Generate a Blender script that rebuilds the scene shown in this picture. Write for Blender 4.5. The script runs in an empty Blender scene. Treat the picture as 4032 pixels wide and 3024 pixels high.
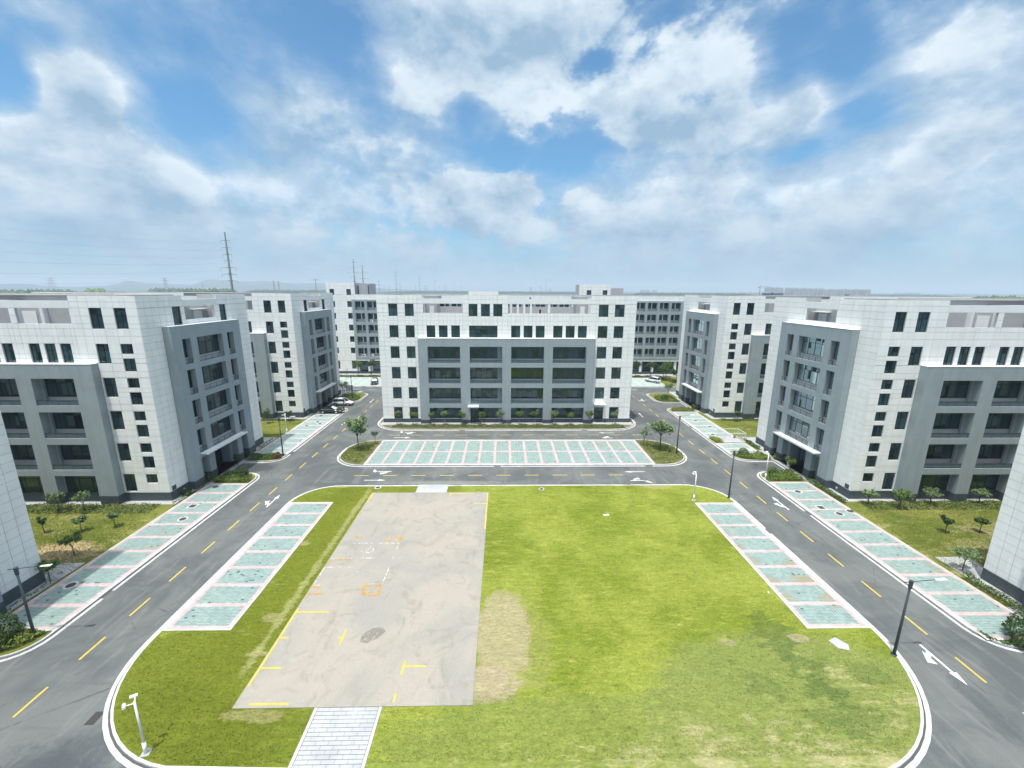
import bpy, math, random
from mathutils import Matrix, Vector
import numpy as np

random.seed(7)
sc = bpy.context.scene
COL = sc.collection

# ------------------------------------------------------------------ camera
R_ = Vector((0.9998074, -0.0187854, 0.0056775))
D_ = Vector((0.0014610, -0.2172509, -0.9761147))
F_ = Vector((0.0195702, 0.9759350, -0.2171816))
cam_data = bpy.data.cameras.new("camera")
cam = bpy.data.objects.new("camera", cam_data)
COL.objects.link(cam)
cam.matrix_world = Matrix(((R_.x, -D_.x, -F_.x, 0), (R_.y, -D_.y, -F_.y, 0), (R_.z, -D_.z, -F_.z, 26.0), (0, 0, 0, 1)))
cam_data.sensor_width = 36
cam_data.lens = 422.04 / 1024 * 36
cam_data.clip_start = 0.5
cam_data.clip_end = 60000
sc.camera = cam

# ------------------------------------------------------------------ light, world, exposure
SUN_DIR = Vector((-3.2, -4.6, 25.0)).normalized()
SUN_EL = math.asin(SUN_DIR.z)
SUN_ROT = math.atan2(SUN_DIR.x, SUN_DIR.y)
sun_data = bpy.data.lights.new("sun", 'SUN')
sun_data.energy = 4.0
sun_data.angle = math.radians(0.8)
sun_data.color = (1.0, 0.965, 0.90)
sun = bpy.data.objects.new("sun", sun_data)
COL.objects.link(sun)
sun.rotation_euler = SUN_DIR.to_track_quat('Z', 'Y').to_euler()
sc.view_settings.view_transform = 'Standard'
sc.view_settings.look = 'None'
sc.view_settings.gamma = 1.0
sc.view_settings.use_curve_mapping = False
sc.view_settings.exposure = 0.19
sc.render.engine = 'CYCLES'
cy = sc.cycles
cy.max_bounces = 6
cy.diffuse_bounces = 3
cy.glossy_bounces = 3
cy.transmission_bounces = 4
cy.transparent_max_bounces = 16
cy.volume_bounces = 0
cy.use_denoising = True
cy.caustics_reflective = False
cy.caustics_refractive = False
cy.sample_clamp_indirect = 6


class NT:
    """small node-tree helper"""
    def __init__(s, tree):
        s.t = tree
        s.n = tree.nodes
        s.l = tree.links

    def node(s, typ, **kw):
        n = s.n.new(typ)
        for k, v in kw.items():
            setattr(n, k, v)
        return n

    def put(s, sock, v):
        if isinstance(v, bpy.types.NodeSocket):
            s.l.new(v, sock)
        elif isinstance(v, (tuple, list)) and len(v) == 3 and sock.type == 'RGBA':
            sock.default_value = (*v, 1)
        else:
            sock.default_value = v

    def math(s, op, a, b=0.0, c=None, clamp=False):
        n = s.node('ShaderNodeMath', operation=op)
        n.use_clamp = clamp
        s.put(n.inputs[0], a)
        s.put(n.inputs[1], b)
        if c is not None:
            s.put(n.inputs[2], c)
        return n.outputs[0]

    def vmath(s, op, a, b=(0, 0, 0), scale=None):
        n = s.node('ShaderNodeVectorMath', operation=op)
        s.put(n.inputs[0], a)
        s.put(n.inputs[1], b)
        if scale is not None:
            s.put(n.inputs[3], scale)
        return n.outputs['Value'] if op in ('LENGTH', 'DOT_PRODUCT') else n.outputs['Vector']

    def mapr(s, v, a, b, c=0.0, d=1.0, smooth=False):
        n = s.node('ShaderNodeMapRange')
        n.interpolation_type = 'SMOOTHSTEP' if smooth else 'LINEAR'
        s.put(n.inputs[0], v)
        for i, x in enumerate((a, b, c, d)):
            s.put(n.inputs[i + 1], x)
        return n.outputs[0]

    def mix(s, f, a, b, mode='MIX'):
        n = s.node('ShaderNodeMix', data_type='RGBA', blend_type=mode)
        s.put(n.inputs[0], f)
        s.put(n.inputs[6], a)
        s.put(n.inputs[7], b)
        return n.outputs[2]

    def noise(s, vec, scale, detail=4, rough=0.55, dist=0.0):
        n = s.node('ShaderNodeTexNoise')
        if vec is not None:
            s.put(n.inputs['Vector'], vec)
        n.inputs['Scale'].default_value = scale
        n.inputs['Detail'].default_value = detail
        n.inputs['Roughness'].default_value = rough
        n.inputs['Distortion'].default_value = dist
        return n.outputs[0]

    def scalev(s, v, k):
        return s.vmath('MULTIPLY', v, k)


world = bpy.data.worlds.new("World")
sc.world = world
world.use_nodes = True
W = NT(world.node_tree)
W.n.clear()
wout = W.node('ShaderNodeOutputWorld')
bg = W.node('ShaderNodeBackground')
W.l.new(bg.outputs[0], wout.inputs[0])
BGS = 0.10
bg.inputs['Strength'].default_value = BGS
sky = W.node('ShaderNodeTexSky', sky_type='NISHITA')
sky.sun_disc = False
sky.sun_elevation = SUN_EL
sky.sun_rotation = SUN_ROT
sky.air_density = 1.0
sky.dust_density = 0.6
sky.ozone_density = 3.0
dirv = W.node('ShaderNodeTexCoord').outputs['Generated']
dirn = W.vmath('NORMALIZE', dirv)
sep = W.node('ShaderNodeSeparateXYZ')
W.l.new(dirn, sep.inputs[0])
el = sep.outputs['Z']
# thin layer: direction projected on a gently curved shell, so streaks flatten towards the horizon
zz = W.math('ADD', W.math('MAXIMUM', el, 0.0), 0.20)
cmb = W.node('ShaderNodeCombineXYZ')
W.l.new(W.math('DIVIDE', sep.outputs['X'], zz), cmb.inputs[0])
W.l.new(W.math('DIVIDE', sep.outputs['Y'], zz), cmb.inputs[1])
cmb.inputs[2].default_value = 3.7
P = cmb.outputs[0]
SC = (1, 1, 1.55)
def puff(off, det=11):
    v = W.vmath('ADD', W.scalev(dirn, SC), off)
    return W.math('ADD', W.math('MULTIPLY', W.noise(v, 3.6, det, 0.60, 0.15), 0.57), W.math('MULTIPLY', W.noise(v, 9.5, det - 3, 0.60, 0.1), 0.43))
fine = puff((0, 0, 0))
streak = W.noise(W.vmath('ADD', W.scalev(P, (0.85, 0.55, 1)), (4.2, 1.3, 0)), 0.95, 9, 0.62, 0.9)
# where the photograph's sky is open or closed: soft regions around directions
BLOBS = [(-0.11, 0.896, 0.43, 0.127, 1.0, 0.2),
         (0.001, 0.895, 0.446, 0.17, 1.0, 0.22),
         (0.093, 0.882, 0.463, 0.167, 1.0, 0.14),
         (-0.185, 0.912, 0.367, 0.078, 1.0, 0.1),
         (0.271, 0.857, 0.438, 0.206, 1.0, 0.13),
         (0.388, 0.844, 0.369, 0.137, 1.4, 0.12),
         (0.192, 0.922, 0.336, 0.108, 1.6, 0.1),
         (-0.653, 0.694, 0.302, 0.03, 0.6, 0.26),
         (-0.618, 0.726, 0.301, 0.051, 0.7, 0.28),
         (-0.646, 0.724, 0.241, 0.074, 1.0, 0.26),
         (-0.699, 0.687, 0.198, 0.076, 1.2, 0.22),
         (-0.601, 0.781, 0.17, 0.124, 1.6, 0.2),
         (-0.427, 0.838, 0.341, 0.087, 2.2, 0.1),
         (-0.331, 0.879, 0.344, 0.096, 2.0, 0.1),
         (-0.382, 0.882, 0.275, 0.152, 1.6, 0.12),
         (-0.223, 0.937, 0.269, 0.145, 1.8, 0.12),
         (-0.488, 0.779, 0.394, 0.209, 1.3, -0.18),
         (-0.278, 0.85, 0.447, 0.153, 1.0, -0.22),
         (-0.676, 0.676, 0.293, 0.042, 1.2, -0.18),
         (-0.626, 0.686, 0.371, 0.073, 2.5, 0.1),
         (-0.529, 0.794, 0.298, 0.065, 1.1, -0.24),
         (-0.491, 0.825, 0.278, 0.056, 1.5, -0.12),
         (-0.072, 0.934, 0.349, 0.064, 1.3, -0.18),
         (-0.009, 0.962, 0.274, 0.106, 2.4, -0.18),
         (0.135, 0.954, 0.269, 0.105, 2.6, -0.16),
         (0.273, 0.91, 0.312, 0.074, 1.0, 0.22),
         (0.348, 0.89, 0.294, 0.067, 1.2, 0.18),
         (0.412, 0.859, 0.304, 0.047, 1.0, 0.18),
         (0.515, 0.798, 0.313, 0.044, 0.9, 0.24),
         (0.487, 0.824, 0.289, 0.065, 1.3, 0.18),
         (0.387, 0.887, 0.253, 0.166, 2.4, 0.1),
         (0.173, 0.892, 0.417, 0.042, 1.0, -0.16),
         (0.468, 0.793, 0.389, 0.061, 1.0, -0.2),
         (0.541, 0.754, 0.371, 0.056, 0.9, -0.22),
         (0.593, 0.752, 0.286, 0.067, 1.6, -0.2),
         (0.546, 0.803, 0.239, 0.076, 2.8, -0.14),
         (0.337, 0.875, 0.348, 0.065, 2.4, -0.12),
         (0.658, 0.679, 0.326, 0.101, 1.0, 0.16),
         (0.705, 0.67, 0.233, 0.078, 1.4, 0.22),
         (0.679, 0.702, 0.217, 0.074, 1.8, 0.2),
         (-0.009, 0.981, 0.193, 0.181, 2.0, 0.14),
         (-0.183, 0.959, 0.214, 0.172, 2.5, 0.1),
         (0.58, 0.708, 0.403, 0.089, 2.0, 0.1),
         (0.418, 0.789, 0.451, 0.109, 2.5, 0.1),
         (-0.625, 0.775, 0.094, 0.183, 2.5, 0.08),
         (0.302, 0.938, 0.169, 0.279, 2.5, 0.08),
         (0.64, 0.755, 0.14, 0.184, 2.5, 0.08)]
acc = None
for (cx, cy_, cz, rad, flat, wgt) in BLOBS:
    v = W.vmath('SUBTRACT', dirn, (cx, cy_, cz))
    v = W.vmath('MULTIPLY', v, (1 / rad, 1 / rad, flat / rad))
    g = W.mapr(W.vmath('LENGTH', v), 1.15, 0.0, 0.0, wgt, True)
    acc = g if acc is None else W.math('ADD', acc, g)
low = W.mapr(el, 0.27, 0.13, 0.0, 0.13, True)
accl = W.math('ADD', acc, low)
dpuff = W.math('ADD', fine, accl)
dveil = W.math('ADD', W.math('ADD', streak, W.math('MULTIPLY', accl, 0.9)), W.math('MULTIPLY', W.math('SUBTRACT', fine, 0.5), 0.7))
cpuff = W.mapr(dpuff, 0.540, 0.665, 0.0, 1.0, True)
cveil = W.mapr(dveil, 0.34, 0.66, 0.05, 0.86, True)
cover = W.math('MAXIMUM', cpuff, cveil)
cover = W.math('MAXIMUM', cover, W.mapr(el, 0.20, 0.03, 0.0, 0.85, True))
# relief: where the cloud thins upwards it is a sunlit top, where it thickens upwards a grey base
up = puff((0.015, 0.0, 0.075), 7)
relief = W.math('SUBTRACT', fine, up)
lit = W.mapr(relief, -0.13, 0.11, 0.0, 1.0)
lit = W.math('MULTIPLY_ADD', W.mapr(dpuff, 0.60, 0.92, 0.0, 0.30, True), -1.0, lit, clamp=True)
lit = W.math('MULTIPLY', lit, W.mapr(el, 0.02, 0.20, 0.30, 1.0, True))
lit = W.math('MULTIPLY', lit, W.mapr(cpuff, 0.0, 0.9, 0.62, 1.0))
ccol = W.mix(lit, (0.290, 0.440, 0.600), (0.720, 0.815, 0.890))
# glow round the sun, added above the view to brighten walls and ground
sd = W.math('MAXIMUM', W.vmath('DOT_PRODUCT', dirn, tuple(SUN_DIR)), 0.0)
glow = W.math('MULTIPLY', W.math('POWER', sd, 7.0), 3.4 / BGS)
ccol = W.vmath('SCALE', ccol, scale=1.0 / BGS)
skyc = W.vmath('MULTIPLY', sky.outputs[0], (0.72, 1.26, 1.42))
final = W.mix(cover, skyc, ccol)
final = W.vmath('ADD', final, W.vmath('SCALE', (1.0, 0.94, 0.84), scale=glow))
W.l.new(final, bg.inputs['Color'])
world.cycles.sampling_method = 'MANUAL'
world.cycles.sample_map_resolution = 512


# ------------------------------------------------------------------ materials
def mat(name, rough=0.6, spec=0.5, metal=0.0):
    m = bpy.data.materials.new(name)
    m.use_nodes = True
    t = NT(m.node_tree)
    b = m.node_tree.nodes['Principled BSDF']
    b.inputs['Roughness'].default_value = rough
    b.inputs['Specular IOR Level'].default_value = spec
    b.inputs['Metallic'].default_value = metal
    return m, t, b


def pos(t):
    return t.node('ShaderNodeNewGeometry').outputs['Position']


def bump(t, b, h, strength, dist=0.02):
    n = t.node('ShaderNodeBump')
    n.inputs['Strength'].default_value = strength
    n.inputs['Distance'].default_value = dist
    t.put(n.inputs['Height'], h)
    t.l.new(n.outputs[0], b.inputs['Normal'])


def plain(name, c, rough=0.6, var=0.08, scale=1.0, spec=0.4, metal=0.0, bmp=0.0, bscale=30):
    m, t, b = mat(name, rough, spec, metal)
    p = pos(t)
    f = t.noise(p, scale, 5, 0.6)
    k = t.mapr(f, 0.3, 0.7, 1 - var, 1 + var)
    t.l.new(t.vmath('SCALE', c, scale=k), b.inputs['Base Color'])
    if bmp:
        bump(t, b, t.noise(p, bscale, 3, 0.6), bmp)
    return m


MT = {}
# white ceramic cladding: small panel-to-panel differences, faint streaks of dirt running down
m, t, b = mat('white_tile', 0.38, 0.5)
p = pos(t)
cell = t.node('ShaderNodeTexWhiteNoise', noise_dimensions='3D')
t.l.new(t.vmath('FLOOR', t.scalev(p, (0.97, 0.97, 1.21))), cell.inputs['Vector'])
streak_ = t.noise(t.scalev(p, (1.6, 1.6, 0.12)), 1.0, 5, 0.6)
k = t.math('MULTIPLY', t.mapr(cell.outputs['Value'], 0, 1, 0.955, 1.02), t.mapr(streak_, 0.3, 0.75, 1.01, 0.90))
t.l.new(t.vmath('SCALE', (0.90, 0.90, 0.875), scale=k), b.inputs['Base Color'])
t.put(b.inputs['Roughness'], t.mapr(cell.outputs['Value'], 0, 1, 0.32, 0.5))
MT['tile'] = m
MT['joint'] = plain('tile_joint', (0.46, 0.48, 0.48), 0.85)
MT['white'] = plain('white_render', (0.78, 0.79, 0.78), 0.7, 0.04)
MT['palegrey'] = plain('pale_grey_render', (0.40, 0.41, 0.42), 0.8, 0.06)
m, t, b = mat('grey_render', 0.75, 0.3)
p = pos(t)
k = t.math('MULTIPLY', t.mapr(t.noise(p, 0.5, 5, 0.6), 0.3, 0.7, 0.93, 1.06), t.mapr(t.noise(t.scalev(p, (2.5, 2.5, 0.15)), 1.0, 4), 0.35, 0.8, 1.03, 0.90))
t.l.new(t.vmath('SCALE', (0.305, 0.355, 0.378), scale=k), b.inputs['Base Color'])
bump(t, b, t.noise(p, 22, 3, 0.7), 0.5, 0.02)
MT['grey'] = m
MT['plinth'] = plain('slate_plinth', (0.062, 0.080, 0.092), 0.5, 0.2, 2.0, bmp=0.3, bscale=14)
MT['frame'] = plain('dark_window_frame', (0.016, 0.022, 0.024), 0.35)
MT['recessshade'] = plain('recess_shade_dark', (0.085, 0.135, 0.160), 0.25)  # dark colour standing in for shade low in the recesses
MT['rail'] = plain('dark_rail', (0.035, 0.045, 0.055), 0.4)
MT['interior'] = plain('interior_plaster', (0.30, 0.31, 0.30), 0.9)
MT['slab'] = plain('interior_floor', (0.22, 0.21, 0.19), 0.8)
MT['curtain'] = plain('curtain', (0.42, 0.44, 0.42), 0.9, 0.15, 3)
MT['steel'] = plain('galvanised_steel', (0.34, 0.36, 0.37), 0.45, 0.08, metal=0.3)
MT['roof'] = plain('roof_felt', (0.22, 0.22, 0.215), 0.9, 0.2, 0.4)
# glass: part mirror, part tinted see-through
def glassmat(name, refl, base, amt):
  m = bpy.data.materials.new(name)
  m.use_nodes = True
  t = NT(m.node_tree)
  t.n.clear()
  o = t.node('ShaderNodeOutputMaterial')
  gl = t.node('ShaderNodeBsdfGlossy')
  gl.inputs['Roughness'].default_value = 0.03
  gl.inputs['Color'].default_value = (0.62, 0.80, 0.86, 1)
  tr = t.node('ShaderNodeBsdfTransparent')
  tr.inputs['Color'].default_value = (0.20, 0.36, 0.42, 1)
  fr = t.node('ShaderNodeFresnel')
  fr.inputs['IOR'].default_value = 1.52
  bm_ = t.node('ShaderNodeBump')
  bm_.inputs['Strength'].default_value = 0.12
  bm_.inputs['Distance'].default_value = 0.02
  t.put(bm_.inputs['Height'], t.noise(pos(t), 0.9, 2, 0.5))
  oi_ = t.node('ShaderNodeObjectInfo')
  wno = t.node('ShaderNodeTexWhiteNoise', noise_dimensions='1D')
  t.l.new(t.math('MULTIPLY', oi_.outputs['Random'], 917.0), wno.inputs['W'])
  tilt = t.vmath('SCALE', t.vmath('SUBTRACT', wno.outputs['Color'], (0.5, 0.5, 0.5)), scale=0.085)
  t.l.new(t.vmath('NORMALIZE', t.vmath('ADD', bm_.outputs[0], tilt)), gl.inputs['Normal'])
  body = t.node('ShaderNodeBsdfDiffuse')
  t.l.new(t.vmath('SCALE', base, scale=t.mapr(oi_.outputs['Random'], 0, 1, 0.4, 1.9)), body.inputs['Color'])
  mb0 = t.node('ShaderNodeMixShader')
  mb0.inputs[0].default_value = amt
  t.l.new(tr.outputs[0], mb0.inputs[1])
  t.l.new(body.outputs[0], mb0.inputs[2])
  mx = t.node('ShaderNodeMixShader')
  t.l.new(t.math('MULTIPLY_ADD', fr.outputs[0], refl, 0.05, clamp=True), mx.inputs[0])
  t.l.new(mb0.outputs[0], mx.inputs[1])
  t.l.new(gl.outputs[0], mx.inputs[2])
  t.l.new(mx.outputs[0], o.inputs[0])
  return m


MT['glass'] = glassmat('window_glass', 1.25, (0.026, 0.066, 0.082), 0.5)  # front and back panes: body colour brightened to stand in for reflected light
MT['glassd'] = glassmat('dimmed_window_glass', 0.8, (0.012, 0.034, 0.044), 0.45)  # same glass on side faces, body colour darkened for dimmer reflections

# asphalt: aggregate grain, tyre-polished lanes, dusty wash marks
m, t, b = mat('asphalt', 0.82, 0.35)
p = pos(t)
n1 = t.noise(p, 0.16, 6, 0.62, 0.9)
n2 = t.noise(t.scalev(p, (1.0, 0.16, 1)), 0.85, 8, 0.68, 0.9)
n2b = t.noise(t.scalev(p, (0.16, 1.0, 1)), 0.85, 8, 0.68, 0.9)
n3 = t.noise(p, 22, 2, 0.7)
n4 = t.noise(p, 0.9, 8, 0.72, 1.0)
base = t.mix(t.mapr(n1, 0.36, 0.62, 0, 1, True), (0.082, 0.092, 0.096), (0.128, 0.138, 0.134))
base = t.mix(t.mapr(n2, 0.50, 0.70, 0, 0.60, True), base, (0.185, 0.192, 0.178))
base = t.mix(t.mapr(n2b, 0.54, 0.72, 0, 0.45, True), base, (0.062, 0.072, 0.078))
base = t.mix(t.mapr(n4, 0.55, 0.75, 0, 0.5, True), base, (0.165, 0.170, 0.158))
# tyre-darkened sweeps, a freshly laid patch, fine cracks
for (cx, cy2, rx, ry, col, amt) in [(-25.2, 17.2, 3.6, 3.2, (0.050, 0.058, 0.064), 0.7), (31.0, 21.6, 0.8, 2.6, (0.070, 0.080, 0.086), 0.7), (33.4, 18.8, 1.9, 1.0, (0.070, 0.080, 0.086), 0.7),
                                    (-36.8, 59.3, 3.4, 2.0, (0.042, 0.050, 0.056), 0.8), (40.0, 59.3, 3.4, 1.9, (0.060, 0.068, 0.072), 0.7), (-23.0, 53.6, 4.5, 0.8, (0.070, 0.075, 0.078), 0.6),
                                    (-27.5, 56.5, 1.6, 6.0, (0.085, 0.092, 0.095), 0.45), (29.5, 84.0, 2.8, 7.0, (0.060, 0.068, 0.072), 0.5), (-8.0, 54.0, 9.0, 0.7, (0.24, 0.24, 0.21), 0.55), (28.3, 54.5, 3.0, 3.0, (0.072, 0.080, 0.085), 0.45)]:
    v = t.vmath('MULTIPLY', t.vmath('SUBTRACT', p, (cx, cy2, 0)), (1 / rx, 1 / ry, 0))
    d = t.math('ADD', t.vmath('LENGTH', v), t.math('MULTIPLY', t.math('SUBTRACT', n4, 0.5), 1.6))
    base = t.mix(t.mapr(d, 1.15, 0.55, 0, amt, True), base, col)
vc = t.node('ShaderNodeTexVoronoi', feature='DISTANCE_TO_EDGE')
t.l.new(t.vmath('ADD', p, t.vmath('SCALE', t.node('ShaderNodeTexNoise').outputs[1], scale=0.0)), vc.inputs['Vector'])
vc.inputs['Scale'].default_value = 0.16
cr = t.math('MULTIPLY', t.mapr(t.math('ADD', vc.outputs[0], t.math('MULTIPLY', t.math('SUBTRACT', n4, 0.5), 0.05)), 0.006, 0.0, 0, 0.6), t.mapr(n1, 0.48, 0.56, 0, 1, True))
base = t.mix(cr, base, (0.045, 0.048, 0.050))
k = t.mapr(n3, 0.25, 0.75, 0.80, 1.2)
t.l.new(t.vmath('SCALE', base, scale=k), b.inputs['Base Color'])
bump(t, b, n3, 0.5, 0.01)
MT['asphalt'] = m

# concrete slab
m, t, b = mat('worn_concrete', 0.85, 0.3)
p = pos(t)
n1 = t.noise(p, 0.13, 6, 0.6, 0.8)
n2 = t.noise(p, 0.45, 7, 0.68, 1.6)
n3 = t.noise(p, 9, 4, 0.7)
n4 = t.noise(t.vmath('ADD', t.scalev(p, (0.5, 1.6, 1)), (7, 3, 0)), 0.35, 6, 0.7, 1.2)
base = t.mix(t.mapr(n1, 0.36, 0.62, 0, 1, True), (0.270, 0.259, 0.233), (0.318, 0.292, 0.248))
base = t.mix(t.mapr(n2, 0.50, 0.70, 0, 0.75, True), base, (0.222, 0.208, 0.175))
n5 = t.noise(t.scalev(p, (1.0, 0.35, 1)), 0.45, 7, 0.66, 1.0)
base = t.mix(t.mapr(n5, 0.52, 0.74, 0, 0.55, True), base, (0.195, 0.186, 0.160))
base = t.mix(t.mapr(n4, 0.58, 0.76, 0, 0.5, True), base, (0.348, 0.337, 0.311))
base = t.vmath('SCALE', base, scale=t.mapr(n3, 0.3, 0.7, 0.93, 1.07))
t.l.new(base, b.inputs['Base Color'])
bump(t, b, t.noise(p, 14, 4, 0.7), 0.25, 0.01)
MT['concrete'] = m
MT['path'] = plain('pale_concrete', (0.365, 0.375, 0.385), 0.8, 0.14, 0.6, bmp=0.2)
m, t, b = mat('white_kerb', 0.75, 0.3)
p = pos(t)
wn = t.node('ShaderNodeTexWhiteNoise', noise_dimensions='3D')
t.l.new(t.vmath('FLOOR', t.scalev(p, (1.01, 1.01, 0))), wn.inputs['Vector'])
k = t.math('MULTIPLY', t.mapr(wn.outputs['Value'], 0, 1, 0.88, 1.04), t.mapr(t.noise(p, 1.6, 7, 0.72), 0.42, 0.72, 1.02, 0.72))
t.l.new(t.vmath('SCALE', (0.54, 0.535, 0.52), scale=k), b.inputs['Base Color'])
MT['kerb'] = m
MT['darkgrey'] = plain('dark_grey_bed', (0.075, 0.08, 0.08), 0.9, 0.15, 1.2)


# grass with dry straw patches and bare earth
def grass_mat(name, g1, g2, straw, straw_at, patches=(), lines=(), dry=()):
    m, t, b = mat(name, 0.9, 0.15)
    p = pos(t)
    n1 = t.noise(p, 0.14, 5, 0.6, 0.5)
    n2 = t.noise(t.scalev(p, (0.42, 1.6, 1)), 1.25, 8, 0.72, 0.6)
    n3 = t.noise(t.scalev(p, (0.7, 1.3, 1)), 6.0, 5, 0.75)
    base = t.mix(t.mapr(n1, 0.36, 0.64, 0, 1, True), g1, g2)
    base = t.mix(t.mapr(n2, 0.48, 0.70, 0, 0.60, True), base, tuple(min(1, c * f) for c, f in zip(g2, (1.45, 1.25, 1.5))))
    base = t.mix(t.mapr(n2, 0.44, 0.28, 0, 0.6, True), base, tuple(c * 0.55 for c in g1))
    n4 = t.noise(t.scalev(p, (0.8, 1.25, 1)), 0.42, 7, 0.66, 0.6)
    sp = t.node('ShaderNodeSeparateXYZ')
    t.l.new(p, sp.inputs[0])
    bias = 0.0
    for (cx, cy2, rx, ry, amt) in dry:
        v = t.vmath('MULTIPLY', t.vmath('SUBTRACT', p, (cx, cy2, 0)), (1 / rx, 1 / ry, 0))
        bias = t.math('ADD', t.mapr(t.vmath('LENGTH', v), 1.3, 0.1, 0, amt, True), bias)
    n4b = t.math('ADD', t.math('MULTIPLY', n4, 0.55), t.math('MULTIPLY', n2, 0.45))
    smask = t.mapr(t.math('ADD', n4b, bias), straw_at, straw_at + 0.13, 0, 0.75, True)
    for (cx, cy2, rx, ry, col, amt, edge) in patches:
        v = t.vmath('MULTIPLY', t.vmath('SUBTRACT', p, (cx, cy2, 0)), (1 / rx, 1 / ry, 0))
        d = t.math('ADD', t.vmath('LENGTH', v), t.math('MULTIPLY', t.math('SUBTRACT', n2, 0.5), edge * 1.4))
        d = t.math('ADD', d, t.math('MULTIPLY', t.math('SUBTRACT', n4, 0.5), edge * 2.2))
        base = t.mix(t.mapr(d, 1.05, 0.80, 0, amt, True), base, col)
    base = t.mix(smask, base, straw)
    for (xa, ya, xb, yb, w, col, amt) in lines:
        # a worn strip along a straight line, ragged at both sides
        L = math.hypot(xb - xa, yb - ya); ux, uy = (xb - xa) / L, (yb - ya) / L
        v = t.vmath('SUBTRACT', p, (xa, ya, 0))
        across = t.math('ABSOLUTE', t.vmath('DOT_PRODUCT', v, (-uy, ux, 0)))
        along = t.math('ABSOLUTE', t.math('SUBTRACT', t.vmath('DOT_PRODUCT', v, (ux, uy, 0)), L / 2))
        d = t.math('ADD', across, t.math('MULTIPLY', t.math('SUBTRACT', n2, 0.5), w * 3.0))
        d = t.math('ADD', d, t.math('MULTIPLY', t.math('SUBTRACT', n4, 0.5), w * 3.0))
        mk = t.math('MULTIPLY', t.mapr(d, w, w * 0.3, 0, amt, True), t.mapr(along, L / 2, L / 2 - 1.5, 0, 1, True))
        base = t.mix(mk, base, col)
    base = t.vmath('SCALE', base, scale=t.mapr(t.noise(t.scalev(p, (0.6, 1.5, 1)), 2.6, 6, 0.72, 0.4), 0.32, 0.68, 0.82, 1.18))
    base = t.vmath('SCALE', base, scale=t.mapr(n3, 0.30, 0.70, 0.74, 1.26))
    t.l.new(base, b.inputs['Base Color'])
    bump(t, b, t.math('ADD', t.noise(p, 9, 4, 0.7), t.math('MULTIPLY', n2, 1.2)), 0.9, 0.06)
    return m


STRAW = (0.310, 0.275, 0.146)
EARTH = (0.318, 0.267, 0.172)
DKG = (0.053, 0.095, 0.026)
OL1, OL2 = (0.118, 0.142, 0.013), (0.092, 0.115, 0.010)
MT['lawn'] = grass_mat('lawn_grass', (0.138, 0.178, 0.018), (0.212, 0.250, 0.040), (0.36, 0.33, 0.17), 0.585, [
    (-19.6, 38, 3.4, 20, OL1, 0.85, 0.35), (-24.0, 50, 6, 3, OL1, 0.7, 0.4), (-12, 52, 6, 1.6, OL1, 0.6, 0.4),
    (-21.0, 23.0, 8.0, 8.0, OL1, 0.85, 0.4), (-14.5, 19.5, 5, 3.5, OL2, 0.6, 0.5), (-21.5, 22.0, 3.0, 2.0, OL2, 0.5, 0.8),
    (0.0, 27.6, 2.3, 5.0, EARTH, 0.9, 0.45), (0.6, 27.4, 2.9, 5.4, (0.25, 0.25, 0.09), 0.35, 0.8),
    (-0.9, 23.4, 1.9, 1.5, EARTH, 0.85, 0.7),
    (20.0, 20.5, 12.0, 7.5, (0.172, 0.205, 0.060), 0.75, 0.25), (5.0, 18.5, 13.0, 4.5, (0.172, 0.205, 0.050), 0.65, 0.25),
    (21.0, 26.0, 1.6, 3.6, DKG, 0.42, 2.2), (22.2, 24.0, 1.5, 1.2, DKG, 0.32, 2.2), (25.2, 23.9, 1.3, 1.0, DKG, 0.32, 2.2), (17.6, 23.2, 1.6, 1.0, DKG, 0.3, 2.2),
    (21.5, 20.6, 2.2, 1.1, DKG, 0.3, 2.2), 
    (16.8, 26.6, 0.9, 0.5, EARTH, 0.4, 1.0), (22.6, 26.9, 0.8, 0.5, EARTH, 0.6, 1.0), (20.6, 52.2, 2.6, 0.35, EARTH, 0.6, 0.8),
    (-15.5, 21.4, 1.8, 0.45, (0.26, 0.24, 0.10), 0.6, 1.0), (-20.9, 39.7, 0.7, 0.45, STRAW, 0.6, 1.0), (-18.7, 29.6, 0.8, 0.5, STRAW, 0.5, 1.0), (-17.9, 26.0, 0.7, 0.35, STRAW, 0.6, 1.0)],
    [(-17.75, 52.6, -17.95, 23.5, 0.42, (0.26, 0.26, 0.10), 0.8)],
    [(18, 18.0, 12, 5.5, 0.115), (6, 17.5, 10, 4.0, 0.12), (25, 22.5, 4, 4, 0.07), (3.0, 30, 5, 7, 0.04)])
MT['sidelawn'] = grass_mat('rough_grass', (0.086, 0.116, 0.014), (0.172, 0.185, 0.039), STRAW, 0.53, [
    (-44.6, 38.2, 4.2, 2.2, (0.396, 0.301, 0.172), 0.85, 0.8), (55.5, 40.5, 4.0, 2.2, (0.292, 0.249, 0.138), 0.6, 1.5),
    (50.0, 38.0, 4.0, 1.5, (0.258, 0.232, 0.112), 0.5, 1.5)])
MT['bedsoil'] = grass_mat('bed_soil', (0.086, 0.095, 0.030), (0.172, 0.163, 0.086), (0.258, 0.224, 0.163), 0.50)
MT['field'] = grass_mat('farmland', (0.047, 0.073, 0.026), (0.086, 0.112, 0.043), (0.189, 0.181, 0.120), 0.60)


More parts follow.
